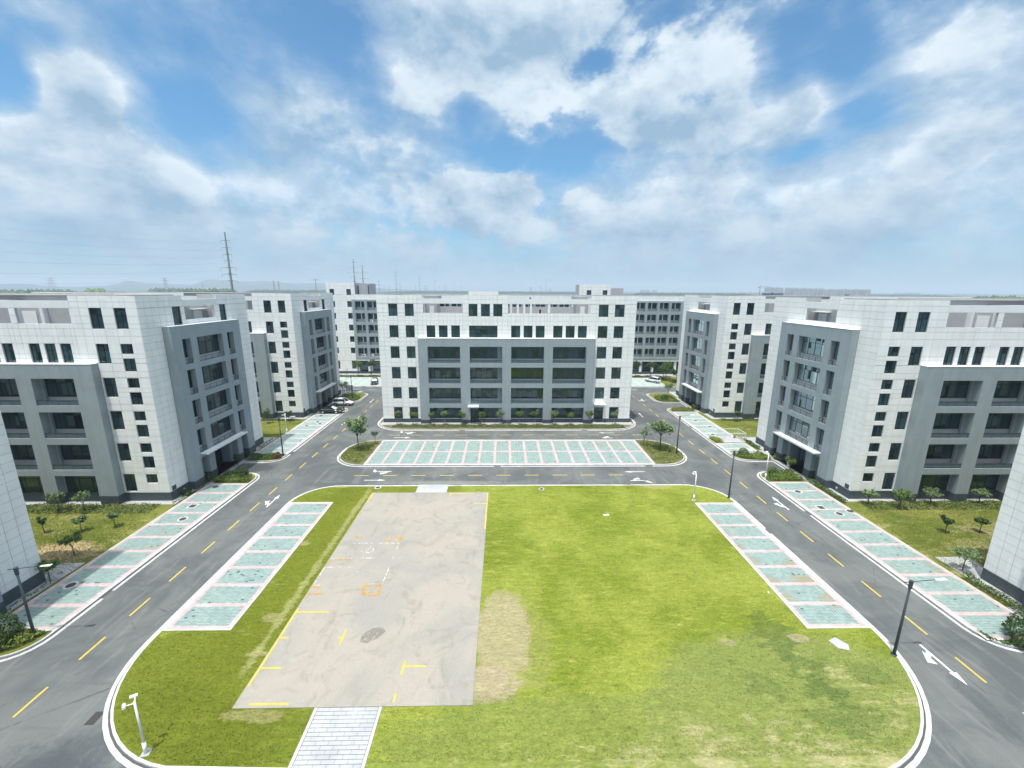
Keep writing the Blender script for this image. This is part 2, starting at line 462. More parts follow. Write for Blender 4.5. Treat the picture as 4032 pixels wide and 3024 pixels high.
def paver_mat(name, c, weeds=0.0, spots=()):
    m, t, b = mat(name, 0.8, 0.3)
    p = pos(t)
    wn = t.node('ShaderNodeTexWhiteNoise', noise_dimensions='3D')
    t.l.new(t.vmath('FLOOR', t.scalev(p, (3.8, 6.6, 0))), wn.inputs['Vector'])
    k = t.math('MULTIPLY', t.mapr(wn.outputs['Value'], 0, 1, 0.86, 1.12), t.mapr(t.noise(p, 0.9, 5, 0.65), 0.3, 0.7, 0.90, 1.10))
    base = t.vmath('SCALE', c, scale=k)
    base = t.mix(t.mapr(t.noise(p, 0.30, 6, 0.68, 0.5), 0.52, 0.72, 0, 0.22 + weeds, True), base, (0.30, 0.31, 0.22))
    nn = t.noise(p, 1.1, 7, 0.72)
    for (cx, cy2, rx, ry, amt) in spots:
        v = t.vmath('MULTIPLY', t.vmath('SUBTRACT', p, (cx, cy2, 0)), (1 / rx, 1 / ry, 0))
        d = t.math('ADD', t.vmath('LENGTH', v), t.math('MULTIPLY', t.math('SUBTRACT', nn, 0.5), 2.2))
        base = t.mix(t.mapr(d, 1.1, 0.6, 0, amt, True), base, (0.31, 0.26, 0.15))
    t.l.new(base, b.inputs['Base Color'])
    return m


MT['teal'] = paver_mat('teal_paver', (0.262, 0.348, 0.332), 0.0, [(27.8, 33.3, 0.9, 0.9, 0.7), (27.9, 35.9, 1.0, 0.8, 0.4), (28.2, 30.9, 0.9, 1.0, 0.6), (27.3, 33.4, 1.3, 0.8, 0.5), (24.7, 33.4, 0.7, 1.0, 0.6), (24.6, 36.2, 0.5, 1.0, 0.5), (24.7, 31.0, 0.7, 1.0, 0.5), (24.6, 38.6, 0.5, 0.9, 0.45), (24.6, 41.2, 0.5, 0.8, 0.35), (24.7, 43.5, 0.5, 0.8, 0.35), (17.0, 68.5, 4.0, 1.2, 0.3), (41.6, 35.0, 0.7, 1.5, 0.4), (-36.0, 39.0, 1.2, 1.0, 0.25), (-37, 41.5, 1.2, 0.8, 0.25)])
MT['tealb'] = paver_mat('pale_teal_paver', (0.31, 0.40, 0.385))
MT['pink'] = paver_mat('pink_paver', (0.47, 0.350, 0.350))
MT['pinkb'] = paver_mat('pale_pink_paver', (0.459, 0.418, 0.398))
m, t, b = mat('paver_joint_soil', 0.9, 0.2)
p = pos(t)
jn = t.noise(p, 0.5, 6, 0.7, 0.5)
t.l.new(t.mix(t.mapr(jn, 0.45, 0.62, 0, 1, True), (0.082, 0.139, 0.131), (0.139, 0.156, 0.074)), b.inputs['Base Color'])
MT['pjoint'] = m
MT['yellow'] = plain('yellow_paint', (0.541, 0.394, 0.057), 0.7, 0.15, 3)
MT['whitep'] = plain('white_road_paint', (0.607, 0.607, 0.590), 0.7, 0.12, 3)


def worn(name, c, thr):
    m, t, b = mat(name, 0.8, 0.3)
    p = pos(t)
    n = t.noise(p, 3.2, 6, 0.7)
    b.inputs['Base Color'].default_value = (*c, 1)
    t.put(b.inputs['Alpha'], t.mapr(n, thr - 0.05, thr + 0.05, 0.1, 0.95, True))
    return m


MT['wyellow'] = worn('worn_yellow_paint', (0.541, 0.426, 0.115), 0.40)
MT['worange'] = worn('worn_orange_paint', (0.525, 0.295, 0.041), 0.52)
MT['wwhite'] = worn('worn_white_paint', (0.56, 0.56, 0.54), 0.50)
MT['wgrey'] = worn('dried_mud_stain', (0.215, 0.200, 0.165), 0.48)


def leafmat(name, c1, c2, sub=0.0):
    m, t, b = mat(name, 0.6, 0.25)
    wn = t.node('ShaderNodeTexWhiteNoise', noise_dimensions='3D')
    t.l.new(t.vmath('FLOOR', t.scalev(pos(t), (4.5, 4.5, 4.5))), wn.inputs['Vector'])
    n = t.noise(pos(t), 1.6, 3, 0.6)
    f = t.math('ADD', t.math('MULTIPLY', wn.outputs['Value'], 0.55), t.mapr(n, 0.35, 0.65, 0, 0.45), clamp=True)
    t.l.new(t.mix(f, c1, c2), b.inputs['Base Color'])
    b.inputs['Transmission Weight'].default_value = 0.0
    return m


MT['leaf'] = leafmat('camphor_leaves', (0.055, 0.11, 0.022), (0.15, 0.22, 0.05))
MT['leafy'] = leafmat('yellow_green_leaves', (0.13, 0.18, 0.02), (0.28, 0.33, 0.05))
MT['leafd'] = leafmat('dark_leaves', (0.024, 0.055, 0.018), (0.075, 0.13, 0.04))
MT['leafp'] = leafmat('pale_leaves', (0.09, 0.15, 0.06), (0.22, 0.30, 0.13))
MT['leafr'] = leafmat('reddish_leaves', (0.12, 0.05, 0.03), (0.22, 0.13, 0.06))
MT['blade'] = leafmat('grass_blades', (0.13, 0.16, 0.015), (0.28, 0.30, 0.06))
MT['bladeb'] = leafmat('dry_grass_blades', (0.14, 0.17, 0.02), (0.32, 0.30, 0.12))
MT['bark'] = plain('bark', (0.10, 0.085, 0.065), 0.9, 0.2, 6)
MT['stake'] = plain('wooden_stake', (0.26, 0.24, 0.19), 0.9, 0.2, 6)
MT['pole'] = plain('dark_lamp_post', (0.055, 0.075, 0.085), 0.4, 0.1, 1, metal=0.2)
MT['whitemetal'] = plain('white_metal', (0.78, 0.79, 0.79), 0.35, 0.04)
MT['black'] = plain('black_rubber', (0.012, 0.012, 0.013), 0.8)
MT['blackpaint'] = plain('black_car_paint', (0.006, 0.007, 0.010), 0.12, 0.05, spec=0.8)
MT['whitepaint'] = plain('white_car_paint', (0.74, 0.76, 0.78), 0.2, 0.03, spec=0.7)
MT['greenpaint'] = plain('dark_green_car_paint', (0.010, 0.020, 0.018), 0.15, 0.05, spec=0.8)
MT['chrome'] = plain('alloy', (0.55, 0.56, 0.57), 0.3, 0.05, metal=0.8)
MT['carglass'] = plain('car_glass', (0.012, 0.016, 0.018), 0.05, 0.05, spec=0.9)
MT['windscreen'] = plain('pale_sunshade', (0.50, 0.55, 0.56), 0.3, 0.05, spec=0.7)  # windscreen panel in one even pale colour
MT['lens'] = plain('headlight_lens', (0.45, 0.48, 0.50), 0.15, 0.05, spec=0.8)
MT['redlens'] = plain('tail_lens', (0.35, 0.02, 0.02), 0.2, 0.05, spec=0.8)
MT['red'] = plain('dark_red_paint', (0.20, 0.02, 0.04), 0.4)
MT['hill'] = plain('wooded_hill', (0.035, 0.062, 0.050), 0.95, 0.3, 0.004)
MT['tower'] = plain('tower_render', (0.46, 0.44, 0.43), 0.8, 0.06, 0.01)
MT['towerb'] = plain('tower_window_strip', (0.16, 0.19, 0.23), 0.6)
MT['blue'] = plain('blue_safety_net', (0.03, 0.10, 0.30), 0.8, 0.15, 0.3)
MT['iron'] = plain('cast_iron', (0.045, 0.045, 0.045), 0.6, 0.2, 5)


# ------------------------------------------------------------------ mesh helpers
def link(o, parent=None):
    COL.objects.link(o)
    if parent is not None:
        o.parent = parent
    return o


def tag(o, label=None, cat=None, group=None, kind=None):
    if label: o['label'] = label
    if cat: o['category'] = cat
    if group: o['group'] = group
    if kind: o['kind'] = kind
    return o


def empty(name, loc=(0, 0, 0), rz=0.0):
    o = bpy.data.objects.new(name, None)
    o.location = loc
    o.rotation_euler = (0, 0, rz)
    o.empty_display_size = 0.5
    COL.objects.link(o)
    return o


class MB:
    def __init__(s):
        s.v, s.f, s.m = [], [], []

    def poly(s, pts, mi=0):
        k = len(s.v)
        s.v += [tuple(p) for p in pts]
        s.f.append(tuple(range(k, k + len(pts))))
        s.m.append(mi)
        return s

    def box(s, a, b, mi=0, skip=()):
        x0, x1 = sorted((a[0], b[0])); y0, y1 = sorted((a[1], b[1])); z0, z1 = sorted((a[2], b[2]))
        k = len(s.v)
        s.v += [(x0, y0, z0), (x1, y0, z0), (x1, y1, z0), (x0, y1, z0), (x0, y0, z1), (x1, y0, z1), (x1, y1, z1), (x0, y1, z1)]
        fs = [('d', (0, 3, 2, 1)), ('u', (4, 5, 6, 7)), ('f', (0, 1, 5, 4)), ('r', (1, 2, 6, 5)), ('b', (2, 3, 7, 6)), ('l', (3, 0, 4, 7))]
        for nme, f in fs:
            if nme in skip: continue
            s.f.append(tuple(k + i for i in f))
            s.m.append(mi)
        return s

    def prism(s, pts, z0, z1, mi=0, bottom=False, side=None):
        area = sum(pts[i][0] * pts[(i + 1) % len(pts)][1] - pts[(i + 1) % len(pts)][0] * pts[i][1] for i in range(len(pts)))
        if area < 0: pts = pts[::-1]
        n = len(pts); k = len(s.v)
        s.v += [(p[0], p[1], z0) for p in pts] + [(p[0], p[1], z1) for p in pts]
        s.f.append(tuple(range(k + n, k + 2 * n))); s.m.append(mi)
        if bottom: s.f.append(tuple(range(k + n - 1, k - 1, -1))); s.m.append(mi)
        for i in range(n):
            j = (i + 1) % n
            s.f.append((k + i, k + j, k + n + j, k + n + i)); s.m.append(mi if side is None else side)
        return s

    def tube(s, p0, p1, r0, r1=None, n=8, mi=0, caps=True):
        r1 = r0 if r1 is None else r1
        p0, p1 = Vector(p0), Vector(p1)
        d = (p1 - p0)
        if d.length < 1e-6: return s
        d.normalize()
        a = Vector((0, 0, 1)) if abs(d.z) < 0.9 else Vector((1, 0, 0))
        u = d.cross(a).normalized(); w = d.cross(u)
        k = len(s.v)
        for p, r in ((p0, r0), (p1, r1)):
            for i in range(n):
                t_ = 2 * math.pi * i / n
                s.v.append(tuple(p + (u * math.cos(t_) + w * math.sin(t_)) * r))
        for i in range(n):
            j = (i + 1) % n
            s.f.append((k + i, k + n + i, k + n + j, k + j)); s.m.append(mi)
        if caps:
            s.f.append(tuple(k + i for i in range(n))); s.m.append(mi)
            s.f.append(tuple(k + n + i for i in range(n - 1, -1, -1))); s.m.append(mi)
        return s

    def build(s, name, mats, parent=None, smooth=False):
        me = bpy.data.meshes.new(name)
        me.from_pydata(s.v, [], s.f)
        mats = mats if isinstance(mats, (list, tuple)) else [mats]
        for mm in mats: me.materials.append(mm)
        if len(mats) > 1: me.polygons.foreach_set('material_index', s.m)
        if smooth: me.polygons.foreach_set('use_smooth', [True] * len(s.f))
        me.update()
        return link(bpy.data.objects.new(name, me), parent)


_cache = {}


def piece(name, key, maker, mats, parent, loc):
    """a small part whose mesh is shared between alike pieces; placed in world space under parent"""
    if key not in _cache:
        mb = MB(); maker(mb)
        me = bpy.data.meshes.new(name)
        me.from_pydata(mb.v, [], mb.f)
        mats = mats if isinstance(mats, (list, tuple)) else [mats]
        for mm in mats: me.materials.append(mm)
        if len(mats) > 1: me.polygons.foreach_set('material_index', mb.m)
        me.update()
        _cache[key] = me
    o = bpy.data.objects.new(name, _cache[key])
    COL.objects.link(o)
    o.parent = parent
    pl = Vector((0, 0, 0))
    q = parent
    while q is not None:
        pl = pl + q.location; q = q.parent
    o.location = Vector(loc) - pl
    return o


def arc(cx, cy2, r, a0, a1, n=10):
    return [(cx + r * math.cos(math.radians(a0 + (a1 - a0) * i / n)), cy2 + r * math.sin(math.radians(a0 + (a1 - a0) * i / n))) for i in range(n + 1)]


def offset(pts, d, closed=True):
    """offset a polyline to its left by d"""
    n = len(pts); out = []
    for i in range(n):
        if closed:
            a, c = pts[i - 1], pts[(i + 1) % n]
        else:
            a, c = pts[max(i - 1, 0)], pts[min(i + 1, n - 1)]
        b_ = pts[i]
        d1 = Vector((b_[0] - a[0], b_[1] - a[1])); d2 = Vector((c[0] - b_[0], c[1] - b_[1]))
        if d1.length < 1e-9: d1 = d2
        if d2.length < 1e-9: d2 = d1
        d1.normalize(); d2.normalize()
        n1 = Vector((-d1.y, d1.x)); n2 = Vector((-d2.y, d2.x))
        nn = (n1 + n2)
        if nn.length < 1e-6: nn = n1
        nn.normalize()
        k = d / max(0.5, nn.dot(n1))
        out.append((b_[0] + nn.x * k, b_[1] + nn.y * k))
    return out


def strip(mb, A, B, z, z0=None, closed=True, mi=0):
    """band between polylines A (outer) and B (inner); z top, z0 bottom of the outer and inner walls"""
    n = len(A); rng = range(n if closed else n - 1)
    for i in rng:
        j = (i + 1) % n
        mb.poly([(*A[i], z), (*A[j], z), (*B[j], z), (*B[i], z)], mi)
        if z0 is not None:
            mb.poly([(*A[i], z0), (*A[j], z0), (*A[j], z), (*A[i], z)], mi)
            mb.poly([(*B[j], z0), (*B[i], z0), (*B[i], z), (*B[j], z)], mi)

# ------------------------------------------------------------------ ground, road, kerbed platforms
ground = MB()
ang = [2 * math.pi * i / 48 for i in range(48)]
ground.poly([(9000 * math.cos(a), 9000 * math.sin(a), -0.06) for a in ang])
tag(ground.build('ground', MT['field']), kind='structure')
road = MB().poly([(-96, -30, 0), (98, -30, 0), (98, 150, 0), (-96, 150, 0)]).build('road', MT['asphalt'])
tag(road, kind='structure')

XL, XR = -34.2, 36.4      # outer kerb lines of the two side roads
rnd = random.Random(3)


def stones(mb, A, B, z, z0, L=1.0, gap=0.012, skips=False):
    """kerb stones between the outer line A and the inner line B, with open joints"""
    n = len(A)
    run = 0
    for i in range(n):
        j = (i + 1) % n
        a0, a1, b0, b1 = Vector(A[i]), Vector(A[j]), Vector(B[i]), Vector(B[j])
        d = (a1 - a0).length
        m_ = max(1, round(d / L))
        for q in range(m_):
            run += 1
            if skips and d > 6 and run % 23 == 11: continue
            e_ = gap / 2 / d
            s0, s1 = q / m_ + e_, (q + 1) / m_ - e_
            P0, P1, Q0, Q1 = a0.lerp(a1, s0), a0.lerp(a1, s1), b0.lerp(b1, s0), b0.lerp(b1, s1)
            h = z + rnd.uniform(-0.004, 0.004)
            mb.poly([(*P0, h), (*P1, h), (*Q1, h), (*Q0, h)])
            mb.poly([(*P0, z0), (*P1, z0), (*P1, h), (*P0, h)]); mb.poly([(*Q1, z0), (*Q0, z0), (*Q0, h), (*Q1, h)])
            mb.poly([(*Q0, z0), (*P0, z0), (*P0, h), (*Q0, h)]); mb.poly([(*P1, z0), (*Q1, z0), (*Q1, h), (*P1, h)])


def platform(name, pts, top, kerb=True, z=0.12):
    area = sum(pts[i][0] * pts[(i + 1) % len(pts)][1] - pts[(i + 1) % len(pts)][0] * pts[i][1] for i in range(len(pts)))
    if area < 0: pts = pts[::-1]
    base = MB()
    inner = offset(pts, 0.50)
    base.prism(inner, -0.04, z)
    o = tag(base.build(name, MT[top]), kind='structure')
    if kerb:
        g = MB(); stones(g, pts, offset(pts, 0.25), 0.022, 0.0, skips=True)
        g.build('gutter_strip', MT['kerb'], o)['kind'] = 'stuff'
        j = MB(); strip(j, offset(pts, 0.25), offset(pts, 0.37), 0.012, 0.0)
        j.build('kerb_dark_band', MT['darkgrey'], o)  # dark grey band between gutter and kerb
        k = MB(); stones(k, offset(pts, 0.37), offset(pts, 0.52), 0.145, 0.0)
        k.build('kerb', MT['kerb'], o)['kind'] = 'stuff'
    return o


lawn_pts = ([(-26.9, 27.4)] + arc(-17.5, 27.4, 9.4, 180, 262, 13) + arc(18.45, 28.0, 11.05, 268, 360, 16) +
            arc(24.5, 48.3, 5.0, 0, 90, 9) + arc(-21.9, 48.3, 5.0, 90, 180, 9))[1:]
lawn = platform('lawn', lawn_pts, 'lawn')
isl = arc(24.6, 64.4, 5.0, -90, -0, 8) + arc(24.6, 66.1, 5.0, 0, 90, 8) + arc(-21.5, 66.1, 5.0, 90, 180, 8) + arc(-21.5, 64.4, 5.0, 180, 270, 8)
island = platform('traffic_island', isl, 'bedsoil')
mainpts = arc(20.9, 81.9, 5.8, -90, 0, 8) + arc(23.7, 103, 3, 0, 90, 5) + arc(-22.2, 103, 3, 90, 180, 5) + arc(-19.4, 81.9, 5.8, 180, 270, 8)
mainplot = platform('planted_bank', mainpts, 'bedsoil')
EN = [(21.9, 25.4), (57.5, 61.0), (92.1, 96.2)]


def sideblock(x0, sg):
    P_ = [(60, -20), (0, -20)]
    for a, b_ in EN:
        P_ += [(2.5 - 2.5 * math.cos(math.radians(t_)), a - 2.5 + 2.5 * math.sin(math.radians(t_))) for t_ in range(0, 91, 15)]
        P_ += [(5.7, a), (5.7, b_)]
        P_ += [(2.5 - 2.5 * math.sin(math.radians(t_)), b_ + 2.5 - 2.5 * math.cos(math.radians(t_))) for t_ in range(0, 91, 15)]
    P_ += [(2.5 - 2.5 * math.cos(math.radians(t_)), 103.6 + 2.5 * math.sin(math.radians(t_))) for t_ in range(0, 91, 15)]
    P_ += [(60, 106.1)]
    return [(x0 + sg * w, y) for w, y in P_]


verge_l = platform('verge', sideblock(XL, -1), 'sidelawn')
verge_r = platform('verge', sideblock(XR, 1), 'sidelawn')
verge_b = platform('verge', [(-95, 113.0), (97, 113.0), (97, 150), (-95, 150)], 'sidelawn')


# ---- car parks: pavers in bays, pink dividers
def pavers(mb, x0, x1, y0, y1, pu, pv_, z0, z1, gap=0.028, r=None):
    nx = max(1, round((x1 - x0) / pu)); ny = max(1, round((y1 - y0) / pv_))
    dx = (x1 - x0) / nx; dy = (y1 - y0) / ny
    for i in range(nx):
        for j in range(ny):
            h = z1 + rnd.uniform(-0.004, 0.004)
            if rnd.random() < 0.012: h -= 0.02
            mb.box((x0 + i * dx + gap / 2, y0 + j * dy + gap / 2, z0), (x0 + (i + 1) * dx - gap / 2, y0 + (j + 1) * dy - gap / 2, h), 0, 'd')


def carpark(x0, x1, y0, y1, n, axis, rows=1, fine=True, border=0.30, div=0.38, pale=False, outer='kerb', z=0.12):
    base = tag(MB().box((x0, y0, z - 0.02), (x1, y1, z + 0.010), 0, 'd').build('car_park', MT['pjoint']), kind='structure')
    tl, pk = (MT['tealb'], MT['pinkb']) if pale else (MT['teal'], MT['pink'])
    rim = MB()
    A = [(x0, y0), (x1, y0), (x1, y1), (x0, y1)]
    strip(rim, A, offset(A, 0.14), z + 0.03, z)
    rim.build('edging', MT['kerb'], base)
    rim = MB()
    B_, C_ = offset(A, 0.14), offset(A, 0.14 + border)
    strip(rim, B_, C_, z + 0.022, z)
    rim.build('border_band', pk, base)
    e = 0.14 + border
    X0, X1, Y0, Y1 = x0 + e, x1 - e, y0 + e, y1 - e
    if axis == 'y':
        tot = (Y1 - Y0 + div) / n
        cells = [[(X0, X1, Y0 + i * tot, Y0 + (i + 1) * tot - div)] for i in range(n)]
        for i in range(n - 1):
            yy = Y0 + (i + 1) * tot - div
            piece('divider_strip', ('dv', round(X1 - X0, 3), div, pale), lambda mb: mb.box((0, 0, 0), (X1 - X0, div, 0.013), 0, 'd'), pk, base, (X0, yy, z + 0.01))
    else:
        tot = (X1 - X0 + div) / n
        rh = (Y1 - Y0 + div) / rows
        cells = [[(X0 + i * tot, X0 + (i + 1) * tot - div, Y0 + k * rh, Y0 + (k + 1) * rh - div) for k in range(rows)] for i in range(n)]
        for k in range(rows):
            for i in range(n - 1):
                xx = X0 + (i + 1) * tot - div
                piece('divider_strip', ('dvx', round(rh, 3), div, pale), lambda mb: mb.box((0, 0, 0), (div, rh - div, 0.013), 0, 'd'), pk, base, (xx, Y0 + k * rh, z + 0.01))
        for k in range(rows - 1):
            MB().box((X0, Y0 + (k + 1) * rh - div, z), (X1, Y0 + (k + 1) * rh, z + 0.024), 0, 'd').build('divider_strip', pk, base)
    for row in cells:
        for (a, b_, c, d) in row:
            mb = MB()
            if fine:
                pavers(mb, a, b_, c, d, 0.25, 0.165, z, z + 0.024)
            else:
                mb.box((a, c, z), (b_, d, z + 0.02), 0, 'd')
            q = mb.build('bay_paving', tl, base)
            if fine: q['kind'] = 'stuff'
    return base


cp = {}
cp['l0'] = carpark(-39.95, -34.72, 28.3, 53.75, 10, 'y')
cp['r0'] = carpark(36.92, 42.35, 26.5, 53.7, 11, 'y')
cp['l1'] = carpark(-39.95, -34.72, 64.2, 88.9, 10, 'y', pale=True)
cp['r1a'] = carpark(36.92, 42.2, 64.0, 68.85, 2, 'y', pale=True)
cp['r1b'] = carpark(36.92, 42.2, 71.7, 88.4, 7, 'y', pale=True)
cp['cl'] = carpark(-26.36, -21.15, 28.2, 48.45, 8, 'y')
cp['cr'] = carpark(23.92, 28.95, 27.8, 47.9, 8, 'y')
cp['mid'] = carpark(-21.2, 23.25, 59.92, 70.6, 18, 'x', rows=2)
cp['bl'] = carpark(-60, -25, 113.5, 125.2, 14, 'x', rows=2, fine=False, pale=True)
cp['br'] = carpark(27, 45.5, 113.5, 125.0, 8, 'x', rows=2, fine=False, pale=True)


# inspection covers in the paving
def cover(x, y, par, sq=False, ring=True, z=0.148, r=0.36):
    o = MB()
    if sq: o.box((x - r, y - r, z - 0.03), (x + r, y + r, z + 0.006), 0, 'd')
    else: o.prism([(x + r * math.cos(a), y + r * math.sin(a)) for a in [k * math.pi / 9 for k in range(18)]], z - 0.03, z + 0.006)
    q = o.build('manhole_cover', MT['iron'], par)
    if ring:
        o = MB()
        A = [(x + r * 1.45 * math.cos(a), y + r * 1.45 * math.sin(a)) for a in [k * math.pi / 9 for k in range(18)]] if not sq else [(x - r * 1.4, y - r * 1.4), (x + r * 1.4, y - r * 1.4), (x + r * 1.4, y + r * 1.4), (x - r * 1.4, y + r * 1.4)]
        B_ = [(x + (p[0] - x) * 0.70, y + (p[1] - y) * 0.70) for p in A]
        strip(o, A, B_, z + 0.002, z - 0.03)
        o.build('cover_surround', MT['kerb'], q)


for a in [(-38.4, 52.7, 'l0', False, False), (-37.8, 47.6, 'l0', True, True), (-36.8, 44.6, 'l0'), (-38.5, 33.5, 'l0'),
          (39.0, 50.8, 'r0'), (39.0, 46.6, 'r0', True), (40.1, 45.1, 'r0'), (41.9, 45.7, 'r0'), (-37.1, 81.2, 'l1'), (-36.1, 80.0, 'l1'),
          (-38.1, 78.7, 'l1'), (-38.2, 85.4, 'l1', False, False), (39.3, 82.0, 'r1b'), (40.3, 78.0, 'r1b'), (38.6, 73.4, 'r1b')]:
    cover(a[0], a[1], cp[a[2]], *a[3:])
cover(-16.8, 52.4, lawn, False, True, 0.15, 0.3)
cover(5.05, 51.8, lawn, False, True, 0.15, 0.26)
q = MB().prism([(24.7, 26.6), (24.9, 25.9), (25.6, 25.7), (25.9, 26.2), (25.4, 26.9)], 0.1, 0.165).build('concrete_pad', MT['path'], lawn)
for x, y in [(27.3, 73.9), (38.8, 59.9)]:
    cover(x, y, road, False, False, 0.006, 0.33)
gr = MB()
for i in range(6): gr.box((-25.5 + i * 0.09, 21.1, 0.004), (-25.45 + i * 0.09, 21.85, 0.012))
gr.box((-25.56, 21.05, 0.0), (-24.98, 21.9, 0.006)); gr.build('drain_grate', MT['iron'], road)

# ---- concrete slab, its entrance paths and painted marks
slab = tag(MB().box((-17.1, 21.85, 0.08), (-1.95, 50.85, 0.165), 0, 'd').build('concrete_pad', MT['concrete']), kind='structure')
path0 = tag(MB().box((-11.5, 50.87, 0.08), (-7.45, 53.15, 0.16), 0, 'd').build('path', MT['path']), kind='structure')
path1 = tag(MB().box((-11.9, 17.5, 0.08), (-7.68, 21.83, 0.135), 0, 'd').build('path', MT['darkgrey']), kind='structure')
for xa in (-11.9, -7.86):
    for i in range(5):
        piece('edging_stone', 'edst', lambda mb: mb.box((0, 0.01, 0), (0.18, 0.86, 0.05), 0, 'd'), MT['kerb'], path1, (xa, 17.5 + i * 0.866, 0.12))
ny = 17
dy = (21.83 - 17.5) / ny
for j in range(ny):
    nx = 5
    off = 0.0 if j % 2 == 0 else 0.375
    xs = [-11.70] + [x for x in [-11.70 + off + k * 0.75 for k in range(0, 7)] if -11.5 < x < -8.1] + [-7.88]
    for a, b_ in zip(xs[:-1], xs[1:]):
        wd = round(b_ - a, 3)
        piece('paving_slab', ('ps', wd), lambda mb: mb.box((0.008, 0.014, 0), (wd - 0.008, dy - 0.014, 0.028), 0, 'd'), MT['path'], path1, (a, 17.5 + j * dy, 0.13 + rnd.uniform(-0.003, 0.003)))


def seg(mb, x0, y0, x1, y1, w, z):
    d = Vector((x1 - x0, y1 - y0)); d.normalize(); n = Vector((-d.y, d.x)) * w / 2
    mb.poly([(x0 - n.x, y0 - n.y, z), (x1 - n.x, y1 - n.y, z), (x1 + n.x, y1 + n.y, z), (x0 + n.x, y0 + n.y, z)])


ZS = 0.1695
for i, (cx_, seglist, mname, w) in enumerate([
    ('bay_line', [(-16.92, 50.7, -16.92, 48.4), (-16.98, 30.4, -16.98, 23.4), (-16.9, 30.0, -14.27, 30.0), (-16.9, 27.38, -16.3, 27.38),
                  (-16.9, 24.74, -15.5, 24.74), (-12.2, 28.1, -12.2, 26.7), (-12.5, 27.32, -12.2, 27.32), (-7.0, 25.2, -7.0, 24.1),
                  (-7.0, 24.75, -5.44, 24.75), (-7.03, 22.7, -7.03, 22.1), (-16.2, 22.1, -13.7, 22.1)], 'yellow', 0.14),
    ('bay_line', [(-7.0, 50.62, -3.8, 50.62), (-6.86, 50.6, -6.86, 49.9), (-2.06, 50.7, -2.06, 42.2), (-3.7, 47.9, -2.08, 47.9)], 'wyellow', 0.15),
    ('bay_line', [(-17.0, 32.1, -15.6, 32.1), (-17.0, 32.95, -16.2, 32.95), (-12.5, 33.1, -10.95, 33.1), (-10.95, 33.1, -10.9, 31.85),
                  (-10.9, 31.85, -11.65, 31.85), (-16, 40.7, -15.1, 40.6), (-12.55, 40.2, -11.95, 40.0), (-11.7, 40.7, -10.95, 40.7),
                  (-11.0, 40.7, -11.0, 40.0), (-16.3, 36.9, -15.0, 36.9), (-16.9, 36.7, -16.9, 36.0), (-12.5, 32.9, -12.1, 32.0), (-12.3, 31.9, -11.5, 32.3)], 'worange', 0.30),
    ('bay_line', [(-16.9, 37.08, -12.6, 37.08), (-16.9, 35.72, -14.4, 35.72), (-12.25, 35.66, -11.7, 35.66), (-16.2, 39.62, -10.9, 39.55),
                  (-10.88, 39.5, -10.88, 38.4), (-10.88, 37.4, -10.88, 37.0), (-10.88, 35.6, -10.88, 33.4), (-16.98, 35.7, -16.98, 33.2),
                  (-17, 33.2, -16.4, 33.2), (-12.2, 33.3, -11.5, 33.3), (-13.7, 34.96, -13.2, 35.13)], 'wwhite', 0.09)]):
    mb = MB()
    for k, sg in enumerate(seglist): seg(mb, *sg, w, ZS + i * 0.003 + k * 0.0002)
    mb.build(cx_, MT[mname], slab)
# accessible-bay symbol
mb = MB()
cxw, cyw = -13.55, 38.35
for k in range(14):
    a0, a1 = math.radians(-150 + k * 18), math.radians(-150 + (k + 1) * 18)
    for rr in (0.42,):
        mb.poly([(cxw + math.cos(a0) * rr, cyw + math.sin(a0) * rr * 1.05, ZS + 0.012), (cxw + math.cos(a1) * rr, cyw + math.sin(a1) * rr * 1.05, ZS + 0.012),
                 (cxw + math.cos(a1) * (rr - 0.1), cyw + math.sin(a1) * (rr - 0.1) * 1.05, ZS + 0.012), (cxw + math.cos(a0) * (rr - 0.1), cyw + math.sin(a0) * (rr - 0.1) * 1.05, ZS + 0.012)])
seg(mb, -13.72, 39.3, -13.66, 38.5, 0.10, ZS + 0.0125); seg(mb, -13.72, 38.95, -13.35, 38.95, 0.09, ZS + 0.013)
seg(mb, -13.66, 38.5, -14.05, 38.42, 0.10, ZS + 0.0135); seg(mb, -14.05, 38.42, -14.35, 38.15, 0.10, ZS + 0.014)
mb.prism([(-13.74 + 0.09 * math.cos(a), 39.42 + 0.09 * math.sin(a)) for a in [k * math.pi / 4 for k in range(8)]], ZS, ZS + 0.0145)
mb.build('wheelchair_symbol', MT['wwhite'], slab)
mb = MB()
mb.poly([(x, y, ZS + 0.02) for x, y in [(-10.75, 26.9), (-10.2, 26.8), (-9.5, 27.3), (-9.1, 27.9), (-9.5, 28.3), (-10.2, 28.2), (-10.8, 27.6)]])
mb.build('mud_stain', MT['wgrey'], slab)


# ---- road markings
def dash(x, y, ax, ln=2.05, w=0.15, mname='yellow'):
    if ax == 'y': piece('lane_dash', ('ld', ax, ln, mname), lambda mb: mb.box((-w / 2, 0, 0), (w / 2, ln, 0.003), 0, 'd'), MT[mname], road, (x, y, 0.004))
    else: piece('lane_dash', ('ld', ax, ln, mname), lambda mb: mb.box((0, -w / 2, 0), (ln, w / 2, 0.003), 0, 'd'), MT[mname], road, (x, y, 0.004))


for k in range(-2, 20):
    dash(-30.35 + 0.006 * max(0, k - 8) * 4, 21.6 + k * 4.165, 'y')
for k in range(-1, 20):
    dash(33.0 - 0.006 * max(0, k - 8) * 4, 23.1 + k * 4.13, 'y')
for k in range(10):
    dash(-21.35 + k * 4.06, 56.42, 'x')
for k in range(12):
    dash(-21.0 + k * 4.06, 73.68, 'x')
for k in range(-4, 20):
    dash(-44 + k * 4.1, 109.9, 'x', mname='whitep')


